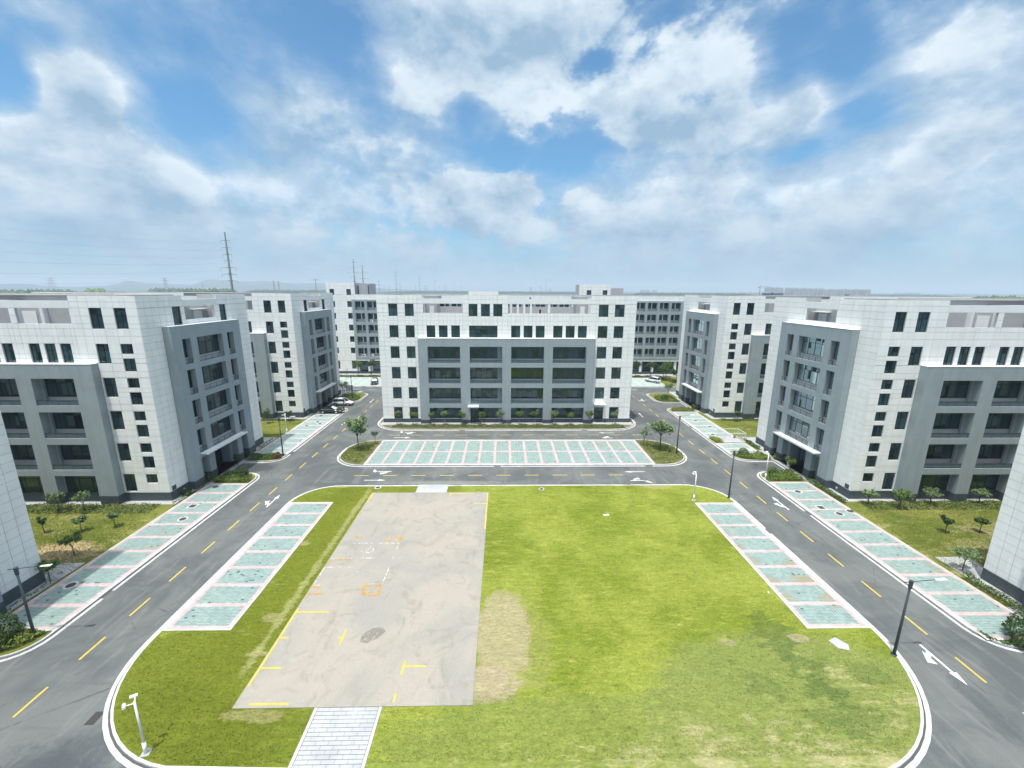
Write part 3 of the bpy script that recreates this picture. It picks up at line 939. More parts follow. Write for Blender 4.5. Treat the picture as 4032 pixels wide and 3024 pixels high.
def arrow(x, y, rz, kind, ln=3.0):
    """road arrow pointing +y before rotation: 's' straight, 'l' straight and left, 'L' left only"""
    mb = MB()
    z = 0.006
    def S(pts): mb.poly([(px, py, z) for px, py in pts])
    if kind in 's':
        S([(-0.08, -ln / 2), (0.08, -ln / 2), (0.08, ln / 2 - 1.0), (-0.08, ln / 2 - 1.0)])
        S([(-0.28, ln / 2 - 1.0), (0.28, ln / 2 - 1.0), (0, ln / 2)])
    else:
        m_ = -1 if kind.islower() is False else 1
        S([(-0.08, -ln / 2), (0.08, -ln / 2), (0.08, ln / 2 - 1.0), (-0.08, ln / 2 - 1.0)])
        if kind.lower() == 'l':
            S([(-0.28, ln / 2 - 1.0), (0.28, ln / 2 - 1.0), (0, ln / 2)])
        z += 0.0015
        S([(-0.08 * m_, -1.15), (-0.08 * m_, -0.75), (-0.50 * m_, -0.35), (-0.50 * m_, -0.75)][::m_])
        z += 0.0015
        S([(-0.38 * m_, 0.05), (-0.38 * m_, -1.15), (-0.95 * m_, -0.15)][::m_])
    o = mb.build('road_arrow', MT['whitep'], road)
    o.location = (x, y, 0.0)
    o.rotation_euler = (0, 0, rz)
    return o


H_ = math.pi / 2
arrow(-28.9, 49.1, 0.0, 'l', 3.2)
arrow(-17.95, 54.9, -H_, 's'); arrow(-17.9, 57.75, H_, 't'); arrow(-18.9, 58.1, 0.4, 's', 1.2)
arrow(19.25, 57.5, H_, 's'); arrow(19.3, 54.55, -H_, 't'); arrow(20.3, 54.1, -2.2, 's', 1.2)
arrow(-18.2, 72.3, -H_, 's'); arrow(-17.9, 75.1, H_, 't'); arrow(-19.1, 75.5, 0.4, 's', 1.2)
arrow(19.2, 74.8, H_, 's'); arrow(19.2, 72.0, -H_, 't')
arrow(-31.7, 81.0, math.pi, 'l', 3.2); arrow(-31.5, 98.0, math.pi, 's', 3.2)
arrow(31.5, 24.6, math.pi, 'L', 3.4); arrow(34.85, 48.0, 0, 'l', 3.4); arrow(29.4, 86.4, 0, 's', 3.2); arrow(33.9, 99.0, 0.2, 'l', 2.4); arrow(30.1, 98.0, math.pi, 's', 3.0)
# speed humps of paint at the side entries seen at the far left crossing
for y in (106.0, 107.5):
    MB().box((-41.5, y, 0.004), (-36.8, y + 0.45, 0.007), 0, 'd').build('stop_line', MT['whitep'], road)


# ------------------------------------------------------------------ facades
class Pieces(MB):
    """collects boxes that become one small part each"""
    def __init__(s, namer):
        super().__init__(); s.b = []; s.namer = namer

    def box(s, a, b, mi=0, skip=()):
        s.b.append((tuple(min(a[i], b[i]) for i in range(3)), tuple(max(a[i], b[i]) for i in range(3))))

    def build_all(s, m, par, loc):
        for lo, hi in s.b:
            sz = tuple(round(hi[i] - lo[i], 4) for i in range(3))
            if min(sz) <= 0: continue
            piece(s.namer(sz), ('bx', m.name, sz), lambda mb: mb.box((0, 0, 0), sz), m, par, lo)


class Building:
    """axis-aligned building. local u runs along a facade, d outwards from it, z up"""
    def __init__(s, name, label, loc):
        s.root = tag(empty(name, loc), label, 'building')
        s.loc = Vector(loc)
        s.wall = MB(); s.grey = MB()
        s.plinth = Pieces(lambda z: 'plinth'); s.white = Pieces(lambda z: 'ledge' if z[2] < 0.2 else ('pilaster' if max(z[0], z[1]) < 0.7 else 'parapet'))
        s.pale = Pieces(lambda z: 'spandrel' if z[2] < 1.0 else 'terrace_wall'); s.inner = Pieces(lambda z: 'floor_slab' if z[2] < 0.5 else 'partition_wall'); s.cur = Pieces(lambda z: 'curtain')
        s.panels = []

    def facade(s, T, u0, u1, z0, z1, ops, d0=-0.25, d1=0.0, mb=None):
        """wall between d0 and d1 with rectangular openings cut out"""
        mb = mb or s.wall
        ops = [o for o in ops if o[1] > u0 and o[0] < u1 and o[3] > z0 and o[2] < z1]
        zs = sorted({z0, z1, *[min(max(v, z0), z1) for o in ops for v in (o[2], o[3])]})
        for za, zb in zip(zs[:-1], zs[1:]):
            if zb - za < 1e-4: continue
            zm = (za + zb) / 2
            cut = sorted([(max(o[0], u0), min(o[1], u1)) for o in ops if o[2] < zm < o[3]])
            u = u0
            for a, b_ in cut + [(u1, u1)]:
                if a > u + 1e-4: mb.box(T(u, d0, za), T(a, d1, zb))
                u = max(u, b_)

    def cladding(s, T, u0, u1, z0, z1, ops, axis, hole=()):
        ops = [o for o in list(ops) + list(hole) if o[1] > u0 and o[0] < u1 and o[3] > z0 and o[2] < z1]
        zs = sorted({z0, z1, *[v for o in ops for v in (o[2], o[3]) if z0 < v < z1]})
        zz_ = [zs[0]]
        for v in zs[1:]:
            if v - zz_[-1] >= 0.28: zz_.append(v)
            elif v == zs[-1]: zz_[-1] = v
        ul = sorted({u0, u1, *[v for o in ops for v in (o[0], o[1]) if u0 < v < u1]})
        um = [ul[0]]
        for v in ul[1:]:
            if v - um[-1] >= 0.4: um.append(v)
        lines = []
        for a, b_ in zip(um[:-1], um[1:]):
            n = max(1, round((b_ - a) / 1.0))
            lines += [a + (b_ - a) * i / n for i in range(n)]
        lines.append(um[-1])
        for za, zb in zip(zs[:-1], zs[1:]):
            n = max(1, round((zb - za) / 0.82))
            for i in range(n):
                a0, a1 = za + (zb - za) * i / n, za + (zb - za) * (i + 1) / n
                zm = (a0 + a1) / 2
                cut = sorted([(o[0], o[1]) for o in ops if o[2] < zm < o[3]])
                u = u0
                for a, b_ in cut + [(u1, u1)]:
                    a = min(max(a, u0), u1)
                    if a > u + 0.03:
                        q = [u] + [v for v in lines if u + 0.3 < v < a - 0.3] + [a]
                        for c, d in zip(q[:-1], q[1:]): s.panels.append((T, c, d, a0, a1, axis))
                    u = max(u, min(b_, u1))

    def window(s, T, u0, u1, z0, z1, us, zs, d=-0.14, w=0.055, panes=True, axis='x', curtain=0.0):
        """frame mesh with mullions, its panes as children"""
        mb = MB()
        L = [u0] + [u0 + (u1 - u0) * f for f in us] + [u1]
        K = [z0] + [z0 + (z1 - z0) * f for f in zs] + [z1]
        for i, u in enumerate(L):
            a = u if i == 0 else (u - w if i == len(L) - 1 else u - w / 2)
            mb.box(T(a, d - 0.04, z0), T(a + w, d + 0.03, z1))
        for i, z in enumerate(K):
            a = z if i == 0 else (z - w if i == len(K) - 1 else z - w / 2)
            for c, e in zip(L[:-1], L[1:]):
                mb.box(T(c + w * (1 if c == u0 else 0.5), d - 0.035, a), T(e - w * (1 if e == u1 else 0.5), d + 0.025, a + w))
        mb.v = [tuple(Vector(v) - s.loc) for v in mb.v]
        fr_ = mb.build('window', MT['frame'], s.root)
        cells = [(c, e, a, b_) for c, e in zip(L[:-1], L[1:]) for a, b_ in zip(K[:-1], K[1:])] if panes else [(u0, u1, z0, z1)]
        for c, e, a, b_ in cells:
            g = w / 2
            A, B_ = Vector(T(c + g, d - 0.01, a + g)), Vector(T(e - g, d, b_ - g))
            lo = Vector([min(A[i], B_[i]) for i in range(3)]); hi = Vector([max(A[i], B_[i]) for i in range(3)])
            sz = hi - lo
            # a pane is one glass sheet (two faces would double the tint)
            if axis == 'x':
                piece('pane', ('pn', 'x', round(sz.x, 2), round(sz.z, 2)), lambda mb2: mb2.poly([(0, 0, 0), (sz.x, 0, 0), (sz.x, 0, sz.z), (0, 0, sz.z)]), MT['glass'], fr_, lo)
            else:
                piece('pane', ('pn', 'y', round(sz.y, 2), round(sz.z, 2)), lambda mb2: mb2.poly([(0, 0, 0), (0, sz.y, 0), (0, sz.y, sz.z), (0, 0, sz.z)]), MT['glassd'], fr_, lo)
        if curtain and rnd.random() < curtain:
            a = u0 + (u1 - u0) * rnd.choice((0.0, 0.5, 0.7)); b_ = a + (u1 - u0) * rnd.uniform(0.18, 0.45)
            s.cur.box(T(a, d - 0.30, z0 + 0.05), T(min(b_, u1), d - 0.33, z1 - rnd.uniform(0.0, 0.5)))
        return fr_

    def recess(s, T, u0, u1, z0, z1, axis, dg=-0.5, dfr=0.9, us=(), railing=True, gl0=None, gl1=None, spandrel=0.72, curtain=0.3):
        """deep balcony opening: reveals, spandrel, glazing set back, rail at the front"""
        t_ = 0.12 if dg < 0 else 0.0
        if dg < 0: s.grey.box(T(u0 - t_, dg, z0 - t_), T(u0, -0.25, z1 + t_)); s.grey.box(T(u1, dg, z0 - t_), T(u1 + t_, -0.25, z1 + t_))
        if dg < 0: s.grey.box(T(u0, dg, z1), T(u1, -0.25, z1 + t_)); s.grey.box(T(u0, dg, z0 - t_), T(u1, -0.25, z0))
        a, b_ = (u0 if gl0 is None else gl0), (u1 if gl1 is None else gl1)
        s.pale.box(T(u0, dg - 0.12, z0 - t_), T(u1, dg, z0 + spandrel))
        if a > u0: s.grey.box(T(u0, dg - 0.12, z0 + spandrel), T(a, dg, z1 + t_))
        if b_ < u1: s.grey.box(T(b_, dg - 0.12, z0 + spandrel), T(u1, dg, z1 + t_))
        s.window(T, a, b_, z0 + spandrel, z1, us, (0.68,), d=dg - 0.04, axis=axis, curtain=curtain)
        if railing:
            mb = MB()
            dr = dfr - 0.12
            h = 0.62
            for zz_ in (h, 0.10):
                mb.box(T(u0, dr - 0.02, z0 + zz_ - 0.035), T(u1, dr + 0.03, z0 + zz_))
            n = max(2, round((u1 - u0) / 1.25))
            for i in range(n + 1):
                u = u0 + (u1 - u0) * i / n
                u = min(max(u, u0 + 0.02), u1 - 0.06)
                mb.box(T(u, dr - 0.015, z0), T(u + 0.04, dr + 0.02, z0 + h - 0.035))
            mb.v = [tuple(Vector(v) - s.loc) for v in mb.v]
            rl = mb.build('railing', MT['rail'], s.root)
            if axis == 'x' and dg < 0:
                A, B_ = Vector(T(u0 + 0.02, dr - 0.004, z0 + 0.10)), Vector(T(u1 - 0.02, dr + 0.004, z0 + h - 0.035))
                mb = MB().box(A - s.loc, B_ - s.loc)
                mb.build('shade_sheet', MT['recessshade'], rl)  # opaque dark sheet between the rails, added in place of recess shade

    def finish(s, n_single=300):
        for pc, mt_ in ((s.plinth, 'plinth'), (s.white, 'white'), (s.pale, 'palegrey'), (s.inner, 'interior'), (s.cur, 'curtain')): pc.build_all(MT[mt_], s.root, s.loc)
        for mb, nm, mt_ in ((s.wall, 'wall', 'joint'), (s.grey, 'balcony_frame', 'grey')):
            if mb.v:
                mb.v = [tuple(Vector(v) - s.loc) for v in mb.v]
                mb.build(nm, MT[mt_], s.root)
        camp = Vector((0, 0, 26))
        def key(p):
            T, a, b_, c, d, ax = p
            return (Vector(T((a + b_) / 2, 0, (c + d) / 2)) - camp).length
        s.panels.sort(key=key)
        g = 0.018
        for i, (T, a, b_, c, d, ax) in enumerate(s.panels[:n_single]):
            A, B_ = Vector(T(a + g, 0.0, c + g)), Vector(T(b_ - g, 0.032, d - g))
            lo = Vector([min(A[k], B_[k]) for k in range(3)]); hi = Vector([max(A[k], B_[k]) for k in range(3)])
            sz = hi - lo
            piece('cladding_panel', ('cp', round(sz.x, 3), round(sz.y, 3), round(sz.z, 3)), lambda mb: mb.box((0, 0, 0), tuple(sz)), MT['tile'], s.root, lo + Vector((rnd.uniform(-0.002, 0.002), rnd.uniform(-0.002, 0.002), 0)))
        if len(s.panels) > n_single:
            mb = MB()
            for (T, a, b_, c, d, ax) in s.panels[n_single:]:
                mb.box(Vector(T(a + g, 0.0, c + g)) - s.loc, Vector(T(b_ - g, 0.032, d - g)) - s.loc)
            tag(mb.build('cladding', MT['tile'], s.root), kind='stuff')

# ------------------------------------------------------------------ the main building opposite
def room_walls(B, x0, x1, y0, y1, z0, z1, sides='lrbf', mb=None):
    mb = mb or B.white
    t_ = 0.18
    if 'l' in sides: mb.box((x0, y0, z0), (x0 + t_, y1, z1))
    if 'r' in sides: mb.box((x1 - t_, y0, z0), (x1, y1, z1))
    if 'b' in sides: mb.box((x0 + t_, y1 - t_, z0), (x1 - t_, y1, z1))
    if 'f' in sides: mb.box((x0 + t_, y0, z0), (x1 - t_, y0 + t_, z1))


def door(B, T, u0, u1, z1, d, axis, mt_='frame', leafs=2):
    mb = MB()
    mb.box(T(u0, d - 0.05, 0.02), T(u0 + 0.07, d + 0.03, z1)); mb.box(T(u1 - 0.07, d - 0.05, 0.02), T(u1, d + 0.03, z1))
    mb.box(T(u0 + 0.07, d - 0.05, z1 - 0.07), T(u1 - 0.07, d + 0.03, z1)); mb.box(T(u0 + 0.07, d - 0.05, 2.2), T(u1 - 0.07, d + 0.03, 2.27))
    for i in range(1, leafs):
        u = u0 + (u1 - u0) * i / leafs
        mb.box(T(u - 0.05, d - 0.045, 0.02), T(u + 0.05, d + 0.025, 2.2))
    for z in (0.55, 1.05, 1.55): mb.box(T(u0 + 0.07, d - 0.03, z), T(u1 - 0.07, d - 0.005, z + 0.035))
    mb.v = [tuple(Vector(v) - B.loc) for v in mb.v]
    o = mb.build('door', MT[mt_], B.root)
    A, B_ = Vector(T(u0 + 0.04, d - 0.02, 0.05)), Vector(T(u1 - 0.04, d, z1 - 0.05))
    g = MB()
    if axis == 'x': g.poly([(A.x, A.y, A.z), (B_.x, A.y, A.z), (B_.x, A.y, B_.z), (A.x, A.y, B_.z)])
    else: g.poly([(A.x, A.y, A.z), (A.x, B_.y, A.z), (A.x, B_.y, B_.z), (A.x, A.y, B_.z)])
    g.v = [tuple(Vector(v) - B.loc) for v in g.v]
    g.build('pane', MT['glass'], o)
    return o


def boxpart(B, name, mt_, boxes):
    mb = MB()
    for a, b_ in boxes: mb.box(Vector(a) - B.loc, Vector(b_) - B.loc)
    return mb.build(name, MT[mt_], B.root)


B = Building('office_building', 'white tiled office block facing the camera beyond the lawn, four-bay grey balcony frame', (0.7, 91, 0))
Y0, Y1, X0, X1 = 80.9, 101.5, -23.85, 25.2
T = lambda u, d, z: (u, Y0 - d, z)
TB = lambda u, d, z: (u, Y1 + d, z)
TLs = lambda u, d, z: (X0 - d, u, z)
TRs = lambda u, d, z: (X1 + d, u, z)
bays = [(-14.53, -8.34), (-6.5, -0.3), (1.42, 7.72), (9.42, 15.82)]
rows = [(12.25, 15.45), (8.23, 11.43), (4.21, 7.41)]
win = []
for a, b_ in [(-21.7, -20.03), (-18.62, -16.97), (18.03, 19.86), (21.1, 22.93)]:
    for k in range(6):
        z1 = 3.3 + 4.02 * k; z0 = 0.9 if k == 0 else z1 - 2.29
        if (a, k) == (18.03, 0): continue
        win.append((a, b_, z0, z1))
w5 = [(-14.67, -13.06), (-12.35, -10.72), (-10.0, -8.38), (1.41, 3.12), (3.8, 5.47), (6.11, 7.8), (9.46, 11.22), (11.86, 13.56), (14.2, 15.9)]
win += [(a, b_, 17.1, 19.38) for a, b_ in w5]
w6 = [(-6.64, -4.99), (-4.31, -2.64), (-1.98, -0.29)]
win += [(a, b_, 21.13, 23.43) for a, b_ in w6]
wide = (-6.61, -1.22, 17.1, 19.36)
terr = [(-15.2, -7.76, 21.74, 23.44), (0.79, 8.3, 21.7, 23.42), (8.81, 16.41, 21.7, 23.42)]
fops = [(a, b_, z0, z1) for a, b_ in bays for z0, z1 in rows] + [(a, b_, 0.0, 3.4) for a, b_ in bays]
ops = win + [wide] + terr + fops + [(18.03, 19.86, 0.0, 3.25)]
B.facade(T, X0, X1, 0.0, 24.3, ops)
for a, b_ in [(X0, -15.35), (-7.72, 0.75), (16.5, X1)]: B.facade(T, a, b_, 24.3, 25.0, [])
for a, b_ in [(-15.35, -7.72), (0.75, 16.5)]: B.white.box(T(a, -0.01, 23.46), T(b_, 0.05, 24.36)); B.white.box(T(a, -0.30, 24.30), T(b_, 0.0, 24.36))
hole = [(-16.35, 17.55, 0, 17.02), (-15.35, -7.72, 23.46, 25.01), (0.75, 16.5, 23.46, 25.01)]
B.cladding(T, X0, X1, 0.92, 25.0, ops, 'x', hole)
B.facade(T, -16.3, 17.5, 0.0, 17.0, fops, 0.0, 0.9, B.grey)
B.white.box(T(-16.32, 0, 17.0), T(17.52, 0.93, 17.05))
for a, b_, z0, z1 in win:
    B.window(T, a, b_, z0, z1, (0.5,), (0.66,), curtain=0.25)
B.window(T, *wide, (0.22, 0.42, 0.62, 0.81), (0.3, 0.68), curtain=0.2)
for i, (a, b_) in enumerate(bays):
    for z0, z1 in rows:
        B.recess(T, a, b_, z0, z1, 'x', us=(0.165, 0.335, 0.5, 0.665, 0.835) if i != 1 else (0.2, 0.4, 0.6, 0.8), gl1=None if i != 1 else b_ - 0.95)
    uu = a if i != 1 else a + 1.45
    B.plinth.box(T(uu, -0.25, 0.0), T(b_, -0.02, 0.92))
    B.white.box(T(uu, -0.26, 0.92), T(b_, 0.06, 0.96))
    B.window(T, uu, b_ if i != 1 else b_ - 0.8, 0.96, 3.4, (0.25, 0.5, 0.75), (0.68,), d=-0.2, curtain=0.6)
    if i == 1:
        door(B, T, a, uu, 3.4, -0.15, 'x')
        B.grey.box(T(b_ - 0.8, -0.25, 0.96), T(b_, -0.1, 3.4))
door(B, T, 18.03, 19.86, 3.25, -0.12, 'x')
boxpart(B, 'canopy', 'whitemetal', [(T(-6.95, 0.9, 3.78), T(-4.85, 1.95, 3.98)), (T(-7.0, 1.9, 3.74), T(-4.8, 2.0, 4.02))])
boxpart(B, 'canopy', 'whitemetal', [(T(17.9, 0.035, 4.02), T(20.1, 1.2, 4.12))])
boxpart(B, 'step', 'path', [(T(-6.9, 0.93, 0.0), T(-4.8, 2.1, 0.22)), (T(17.8, 0.045, 0.0), T(20.1, 1.6, 0.24))])
for a, b_ in [(X0, -16.3), (17.5, 18.0), (19.9, X1)]: B.plinth.box(T(a, 0.0, 0.0), T(b_, 0.045, 0.92))
pl = [(-16.3, -14.53), (-8.34, -6.5), (-0.3, 1.42), (7.72, 9.42), (15.82, 17.5)]
for a, b_ in pl: B.plinth.box(T(a - 0.012, 0.0, 0.0), T(b_ + 0.012, 0.925, 0.95))
# back and end walls
bops = [(a, b_, z0 + 0.8, z1) for a, b_ in bays for z0, z1 in rows] + [(a, b_, 1.3, 3.4) for a, b_ in bays] + [(a, b_, z, z + 2.2) for a, b_ in [(-21.7, -20.0), (21.1, 22.9)] for z in (5.0, 9.0, 13.1, 17.1)]
B.facade(TB, X0, X1, 0, 20.6, bops); B.cladding(TB, X0, X1, 0.92, 20.6, bops, 'x')
for o_ in bops: B.window(TB, *o_, (0.5,), (), panes=False)
B.facade(TB, X0, -15.3, 20.6, 25.0, []); B.facade(TB, 16.4, X1, 20.6, 25.0, []); B.pale.box((-15.3, Y1 - 0.25, 20.6), (16.4, Y1, 22.15))
for TT in (TLs, TRs):
    sops = [(u, u + 1.5, z, z + 2.3) for u in (84, 90, 96) for z in (1.0, 5.0, 9.0, 13.1, 17.1)]
    B.facade(TT, Y0 + 0.25, Y1 - 0.25, 0, 25.0, sops, -0.25, 0.0); B.cladding(TT, Y0, Y1, 0.92, 25.0, sops, 'y')
    B.plinth.box(TT(Y0 - 0.045, 0, 0), TT(Y1, 0.045, 0.92))
    for o_ in sops: B.window(TT, *o_, (0.5,), (), panes=False, axis='y')
for k in range(1, 6):
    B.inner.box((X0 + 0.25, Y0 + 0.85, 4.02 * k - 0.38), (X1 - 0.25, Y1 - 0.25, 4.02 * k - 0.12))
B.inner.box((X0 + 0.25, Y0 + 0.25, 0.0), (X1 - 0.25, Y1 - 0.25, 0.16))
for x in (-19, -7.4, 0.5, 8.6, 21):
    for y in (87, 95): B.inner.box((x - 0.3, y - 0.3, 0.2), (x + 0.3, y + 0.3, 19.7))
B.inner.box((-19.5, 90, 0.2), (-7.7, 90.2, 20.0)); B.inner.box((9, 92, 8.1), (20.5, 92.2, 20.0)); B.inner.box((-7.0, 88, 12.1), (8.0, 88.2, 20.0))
# stair seen through the second bay
mb = MB()
for z in (4.1, 8.1, 12.1, 16.1):
    mb.poly([(-2.0, 84.0, z), (-2.0, 85.4, z), (-5.6, 85.4, z + 2.0), (-5.6, 84.0, z + 2.0)]); mb.poly([(-5.6, 85.6, z + 2.0), (-5.6, 87.0, z + 2.0), (-2.0, 87.0, z + 4.0), (-2.0, 85.6, z + 4.0)])
mb.v = [tuple(Vector(v) - B.loc) for v in mb.v]
mb.build('staircase', MT['white'], B.root)
# roof terraces and top-floor blocks
boxpart(B, 'roof_deck', 'roof', [((X0 + 0.25, Y0 + 0.25, 20.3), (X1 - 0.25, Y1 - 0.25, 20.6))])
for a, b_ in [(X0 + 0.25, -15.4), (-7.7, 0.72), (16.5, X1 - 0.25)]:
    room_walls(B, a, b_, Y0 + 0.25, Y1 - 0.3, 20.6, 24.2, 'lr' if b_ < 0 or a > 16 else 'lrb')
    boxpart(B, 'roof_slab', 'roof', [((a, Y0 + 0.25, 24.2), (b_, Y1 - 0.3, 24.32))])
room_walls(B, -15.2, -13.1, 84, 88, 20.6, 23.9, mb=B.pale); B.white.box((-15.05, 81.4, 20.6), (-14.85, 81.6, 23.4))
room_walls(B, 14.3, 16.45, 84, 88, 20.6, 23.9, mb=B.pale)
B.pale.box((-15.6, 84.0, 24.0), (-12.8, 88.5, 24.86)); B.pale.box((13.9, 84.0, 24.0), (16.4, 88.5, 24.86))
boxpart(B, 'terrace_door', 'whitemetal', [((-14.5, 83.9, 20.6), (-13.6, 83.98, 22.9))]); boxpart(B, 'terrace_door', 'whitemetal', [((15.0, 83.9, 20.6), (15.9, 83.98, 22.9))])
for x in (1.4, 2.9, 4.3, 5.8): B.white.box((x, 95, 20.6), (x + 0.45, 95.4, 23.6))
boxpart(B, 'roof_pipe', 'rail', [((5.0, 84, 24.3), (5.3, 84.2, 24.62))])
B.finish(300)
ext = tag(empty('extinguisher_cabinet', (6.9, 81.35, 20.6)), 'small dark red cabinet with white rim on the roof terrace sill', 'cabinet')
MB().box((-0.32, -0.1, 0.95), (0.32, 0.1, 1.95)).build('rim', MT['whitemetal'], ext); MB().box((-0.22, -0.13, 1.05), (0.22, -0.10, 1.85)).build('panel', MT['red'], ext)
MB().box((-0.03, -0.03, 0), (0.03, 0.03, 0.95)).build('post', MT['whitemetal'], ext)


# ------------------------------------------------------------------ the end-on office blocks along both side roads
def block_a(x0, y0, sx, label, detail=2, top_windows=True, singles=300):
    Wd, Ln = 49.0, 20.5
    B = Building('office_building', label, (x0 + sx * Wd / 2, y0 + Ln / 2, 0))
    TF = lambda u, d, z: (x0 + sx * u, y0 - d, z)
    TS = lambda u, d, z: (x0 - sx * d, y0 + u, z)
    TK = lambda u, d, z: (x0 + sx * u, y0 + Ln + d, z)
    TE = lambda u, d, z: (x0 + sx * (Wd + d), y0 + u, z)
    full = detail >= 2
    # ---- front
    win = []
    for k in range(5):
        z = 4.01 * k
        win.append((1.28, 2.62, 2.52 + z, 3.70 + z))
        if k: win.append((1.28, 2.62, 0.48 + z, 2.0 + z))
        win.append((3.98, 5.38, 1.42 + z, 3.72 + z))
    win += [(1.28, 2.62, 21.45, 23.78), (3.98, 5.38, 21.45, 23.78)]
    fb = [(7.85 + 6.5 * k, 12.65 + 6.5 * k) for k in range(5)]
    for k in range(5):
        u = 8.2 + 6.5 * k
        win += [(u, u + 1.2, 17.46, 19.75), (u + 1.75, u + 2.95, 17.46, 19.75), (u + 3.5, u + 4.7, 17.46, 19.75)]
    win += [(45.0, 46.4, z, z + 2.3) for z in (1.42, 5.43, 9.44, 13.45, 17.46, 21.45)]
    rows = [(12.63, 15.83), (8.64, 11.84), (4.66, 7.86)]
    terr = [(7.55, 13.5, 22.0, 23.75), (14.2, 20.2, 22.0, 23.75)]
    fops = [(a, b_, z0, z1) for a, b_ in fb for z0, z1 in rows] + [(a, b_, 0.0, 3.88) for a, b_ in fb]
    ops = win + terr + fops
    B.facade(TF, 0, Wd, 0.0, 24.5, ops)
    B.facade(TF, 0, 7.42, 24.5, 25.12, []); B.facade(TF, 20.4, Wd, 24.5, 25.12, [])
    B.white.box(TF(7.42, -0.02, 23.76), TF(20.4, 0.045, 24.56)); B.white.box(TF(7.42, -0.30, 24.5), TF(20.4, -0.02, 24.56))
    hole = [(5.55, 43.45, 0, 17.5), (7.42, 20.4, 23.76, 25.2)]
    B.cladding(TF, 0, Wd, 1.25, 25.12, ops, 'x', hole)
    B.facade(TF, 5.6, 43.4, 0, 17.48, fops, 0.0, 0.9, B.grey)
    B.white.box(TF(5.58, 0, 17.48), TF(43.42, 0.93, 17.53))
    lim = 26 if full else 16
    for o_ in win:
        B.window(TF, *o_, (0.5,), (0.66,) if o_[3] - o_[2] > 1.8 else (), panes=full and o_[0] < lim, curtain=0.15)
    for a, b_ in fb:
        det = full and a < lim
        for z0, z1 in rows:
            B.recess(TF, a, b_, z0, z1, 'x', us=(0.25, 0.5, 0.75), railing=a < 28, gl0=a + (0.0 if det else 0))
        B.plinth.box(TF(a, -0.25, 0), TF(b_, -0.02, 1.27))
        B.window(TF, a, b_, 1.27, 3.88, (0.33, 0.66), (0.68,), d=-0.2, panes=det)
    pe = [5.6] + [v for ab in fb for v in ab] + [43.4]
    for a, b_ in zip(pe[::2], pe[1::2]): B.plinth.box(TF(a - 0.012, 0, 0), TF(b_ + 0.012, 0.925, 1.25))
    B.plinth.box(TF(0, 0, 0), TF(5.6, 0.045, 1.25)); B.plinth.box(TF(43.4, 0, 0), TF(Wd, 0.045, 1.25))
    # ---- side towards the road, with the entrance
    swin = [(5.05, 6.45, 21.4, 23.75), (13.95, 15.35, 21.4, 23.75)] if top_windows else []
    st = [(7.1, 12.8, 22.0, 23.7)]
    sb = [(4.7, 6.15), (7.3, 12.4), (13.5, 14.95)]
    srows = [(16.5, 19.73), (12.5, 15.75), (8.54, 11.74), (4.55, 7.75)]
    sops = [(a, b_, z0, z1) for a, b_ in sb for z0, z1 in srows] + [(a, b_, 0, 3.85) for a, b_ in sb]
    vent = [(0.28, 0.95, 1.3, 1.9)]
    B.facade(TS, 0.25, Ln - 0.25, 0, 24.5, swin + st + sops)
    B.facade(TS, 0.25, 6.88, 24.5, 25.12, []); B.facade(TS, 13.45, Ln - 0.25, 24.5, 25.12, [])
    B.white.box(TS(6.88, -0.02, 23.72), TS(13.45, 0.045, 24.56)); B.white.box(TS(6.88, -0.30, 24.5), TS(13.45, -0.02, 24.56))
    B.cladding(TS, -0.032, Ln, 1.25, 25.12, swin + st + sops + vent, 'y', [(2.95, 16.7, 0, 21.42), (6.88, 13.45, 23.72, 25.2)])
    B.facade(TS, 3.0, 16.65, 0, 21.4, sops, 0.0, 0.9, B.grey)
    B.white.box(TS(2.98, 0, 21.4), TS(16.67, 0.93, 21.45))
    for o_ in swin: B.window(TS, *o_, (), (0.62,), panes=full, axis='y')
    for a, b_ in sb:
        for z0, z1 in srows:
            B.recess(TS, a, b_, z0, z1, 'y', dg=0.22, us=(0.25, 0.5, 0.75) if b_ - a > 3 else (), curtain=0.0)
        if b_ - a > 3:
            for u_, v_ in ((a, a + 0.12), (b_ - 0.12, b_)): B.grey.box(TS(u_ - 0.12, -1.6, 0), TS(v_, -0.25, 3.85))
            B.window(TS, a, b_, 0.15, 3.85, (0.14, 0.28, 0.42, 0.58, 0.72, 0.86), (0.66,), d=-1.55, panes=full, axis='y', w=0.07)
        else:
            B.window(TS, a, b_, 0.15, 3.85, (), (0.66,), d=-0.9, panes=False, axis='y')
    for a, b_ in ((3.0, 4.7), (6.15, 7.3), (12.4, 13.5), (14.95, 16.65)): B.plinth.box(TS(a - 0.012, 0, 0), TS(b_ + 0.012, 0.925, 1.25))
    B.plinth.box(TS(-0.05, 0, 0), TS(3.0, 0.046, 1.25)); B.plinth.box(TS(16.65, 0, 0), TS(Ln, 0.046, 1.25))
    boxpart(B, 'vent', 'plinth', [(TS(0.28, 0.0, 1.3), TS(0.95, 0.02, 1.9))])
    boxpart(B, 'canopy', 'whitemetal', [(TS(4.65, 0.9, 4.40), TS(13.5, 1.85, 4.52)), (TS(4.60, 1.80, 4.34), TS(13.55, 1.9, 4.60))])
    boxpart(B, 'entrance_apron', 'path', [(TS(4.2, -1.5, 0.02), TS(15.4, 1.5, 0.15))])
    boxpart(B, 'wall_plate', 'whitemetal', [(TS(1.95, 0.05, 0.55), TS(2.2, 0.075, 0.80))]) if detail > 1 else None
    # ---- back and far end
    kops = [(u, u + 1.6, z, z + 2.3) for u in (2, 6, 10, 14, 18, 24, 30, 36, 42) for z in (1.42, 5.43, 9.44, 13.45, 17.46)]
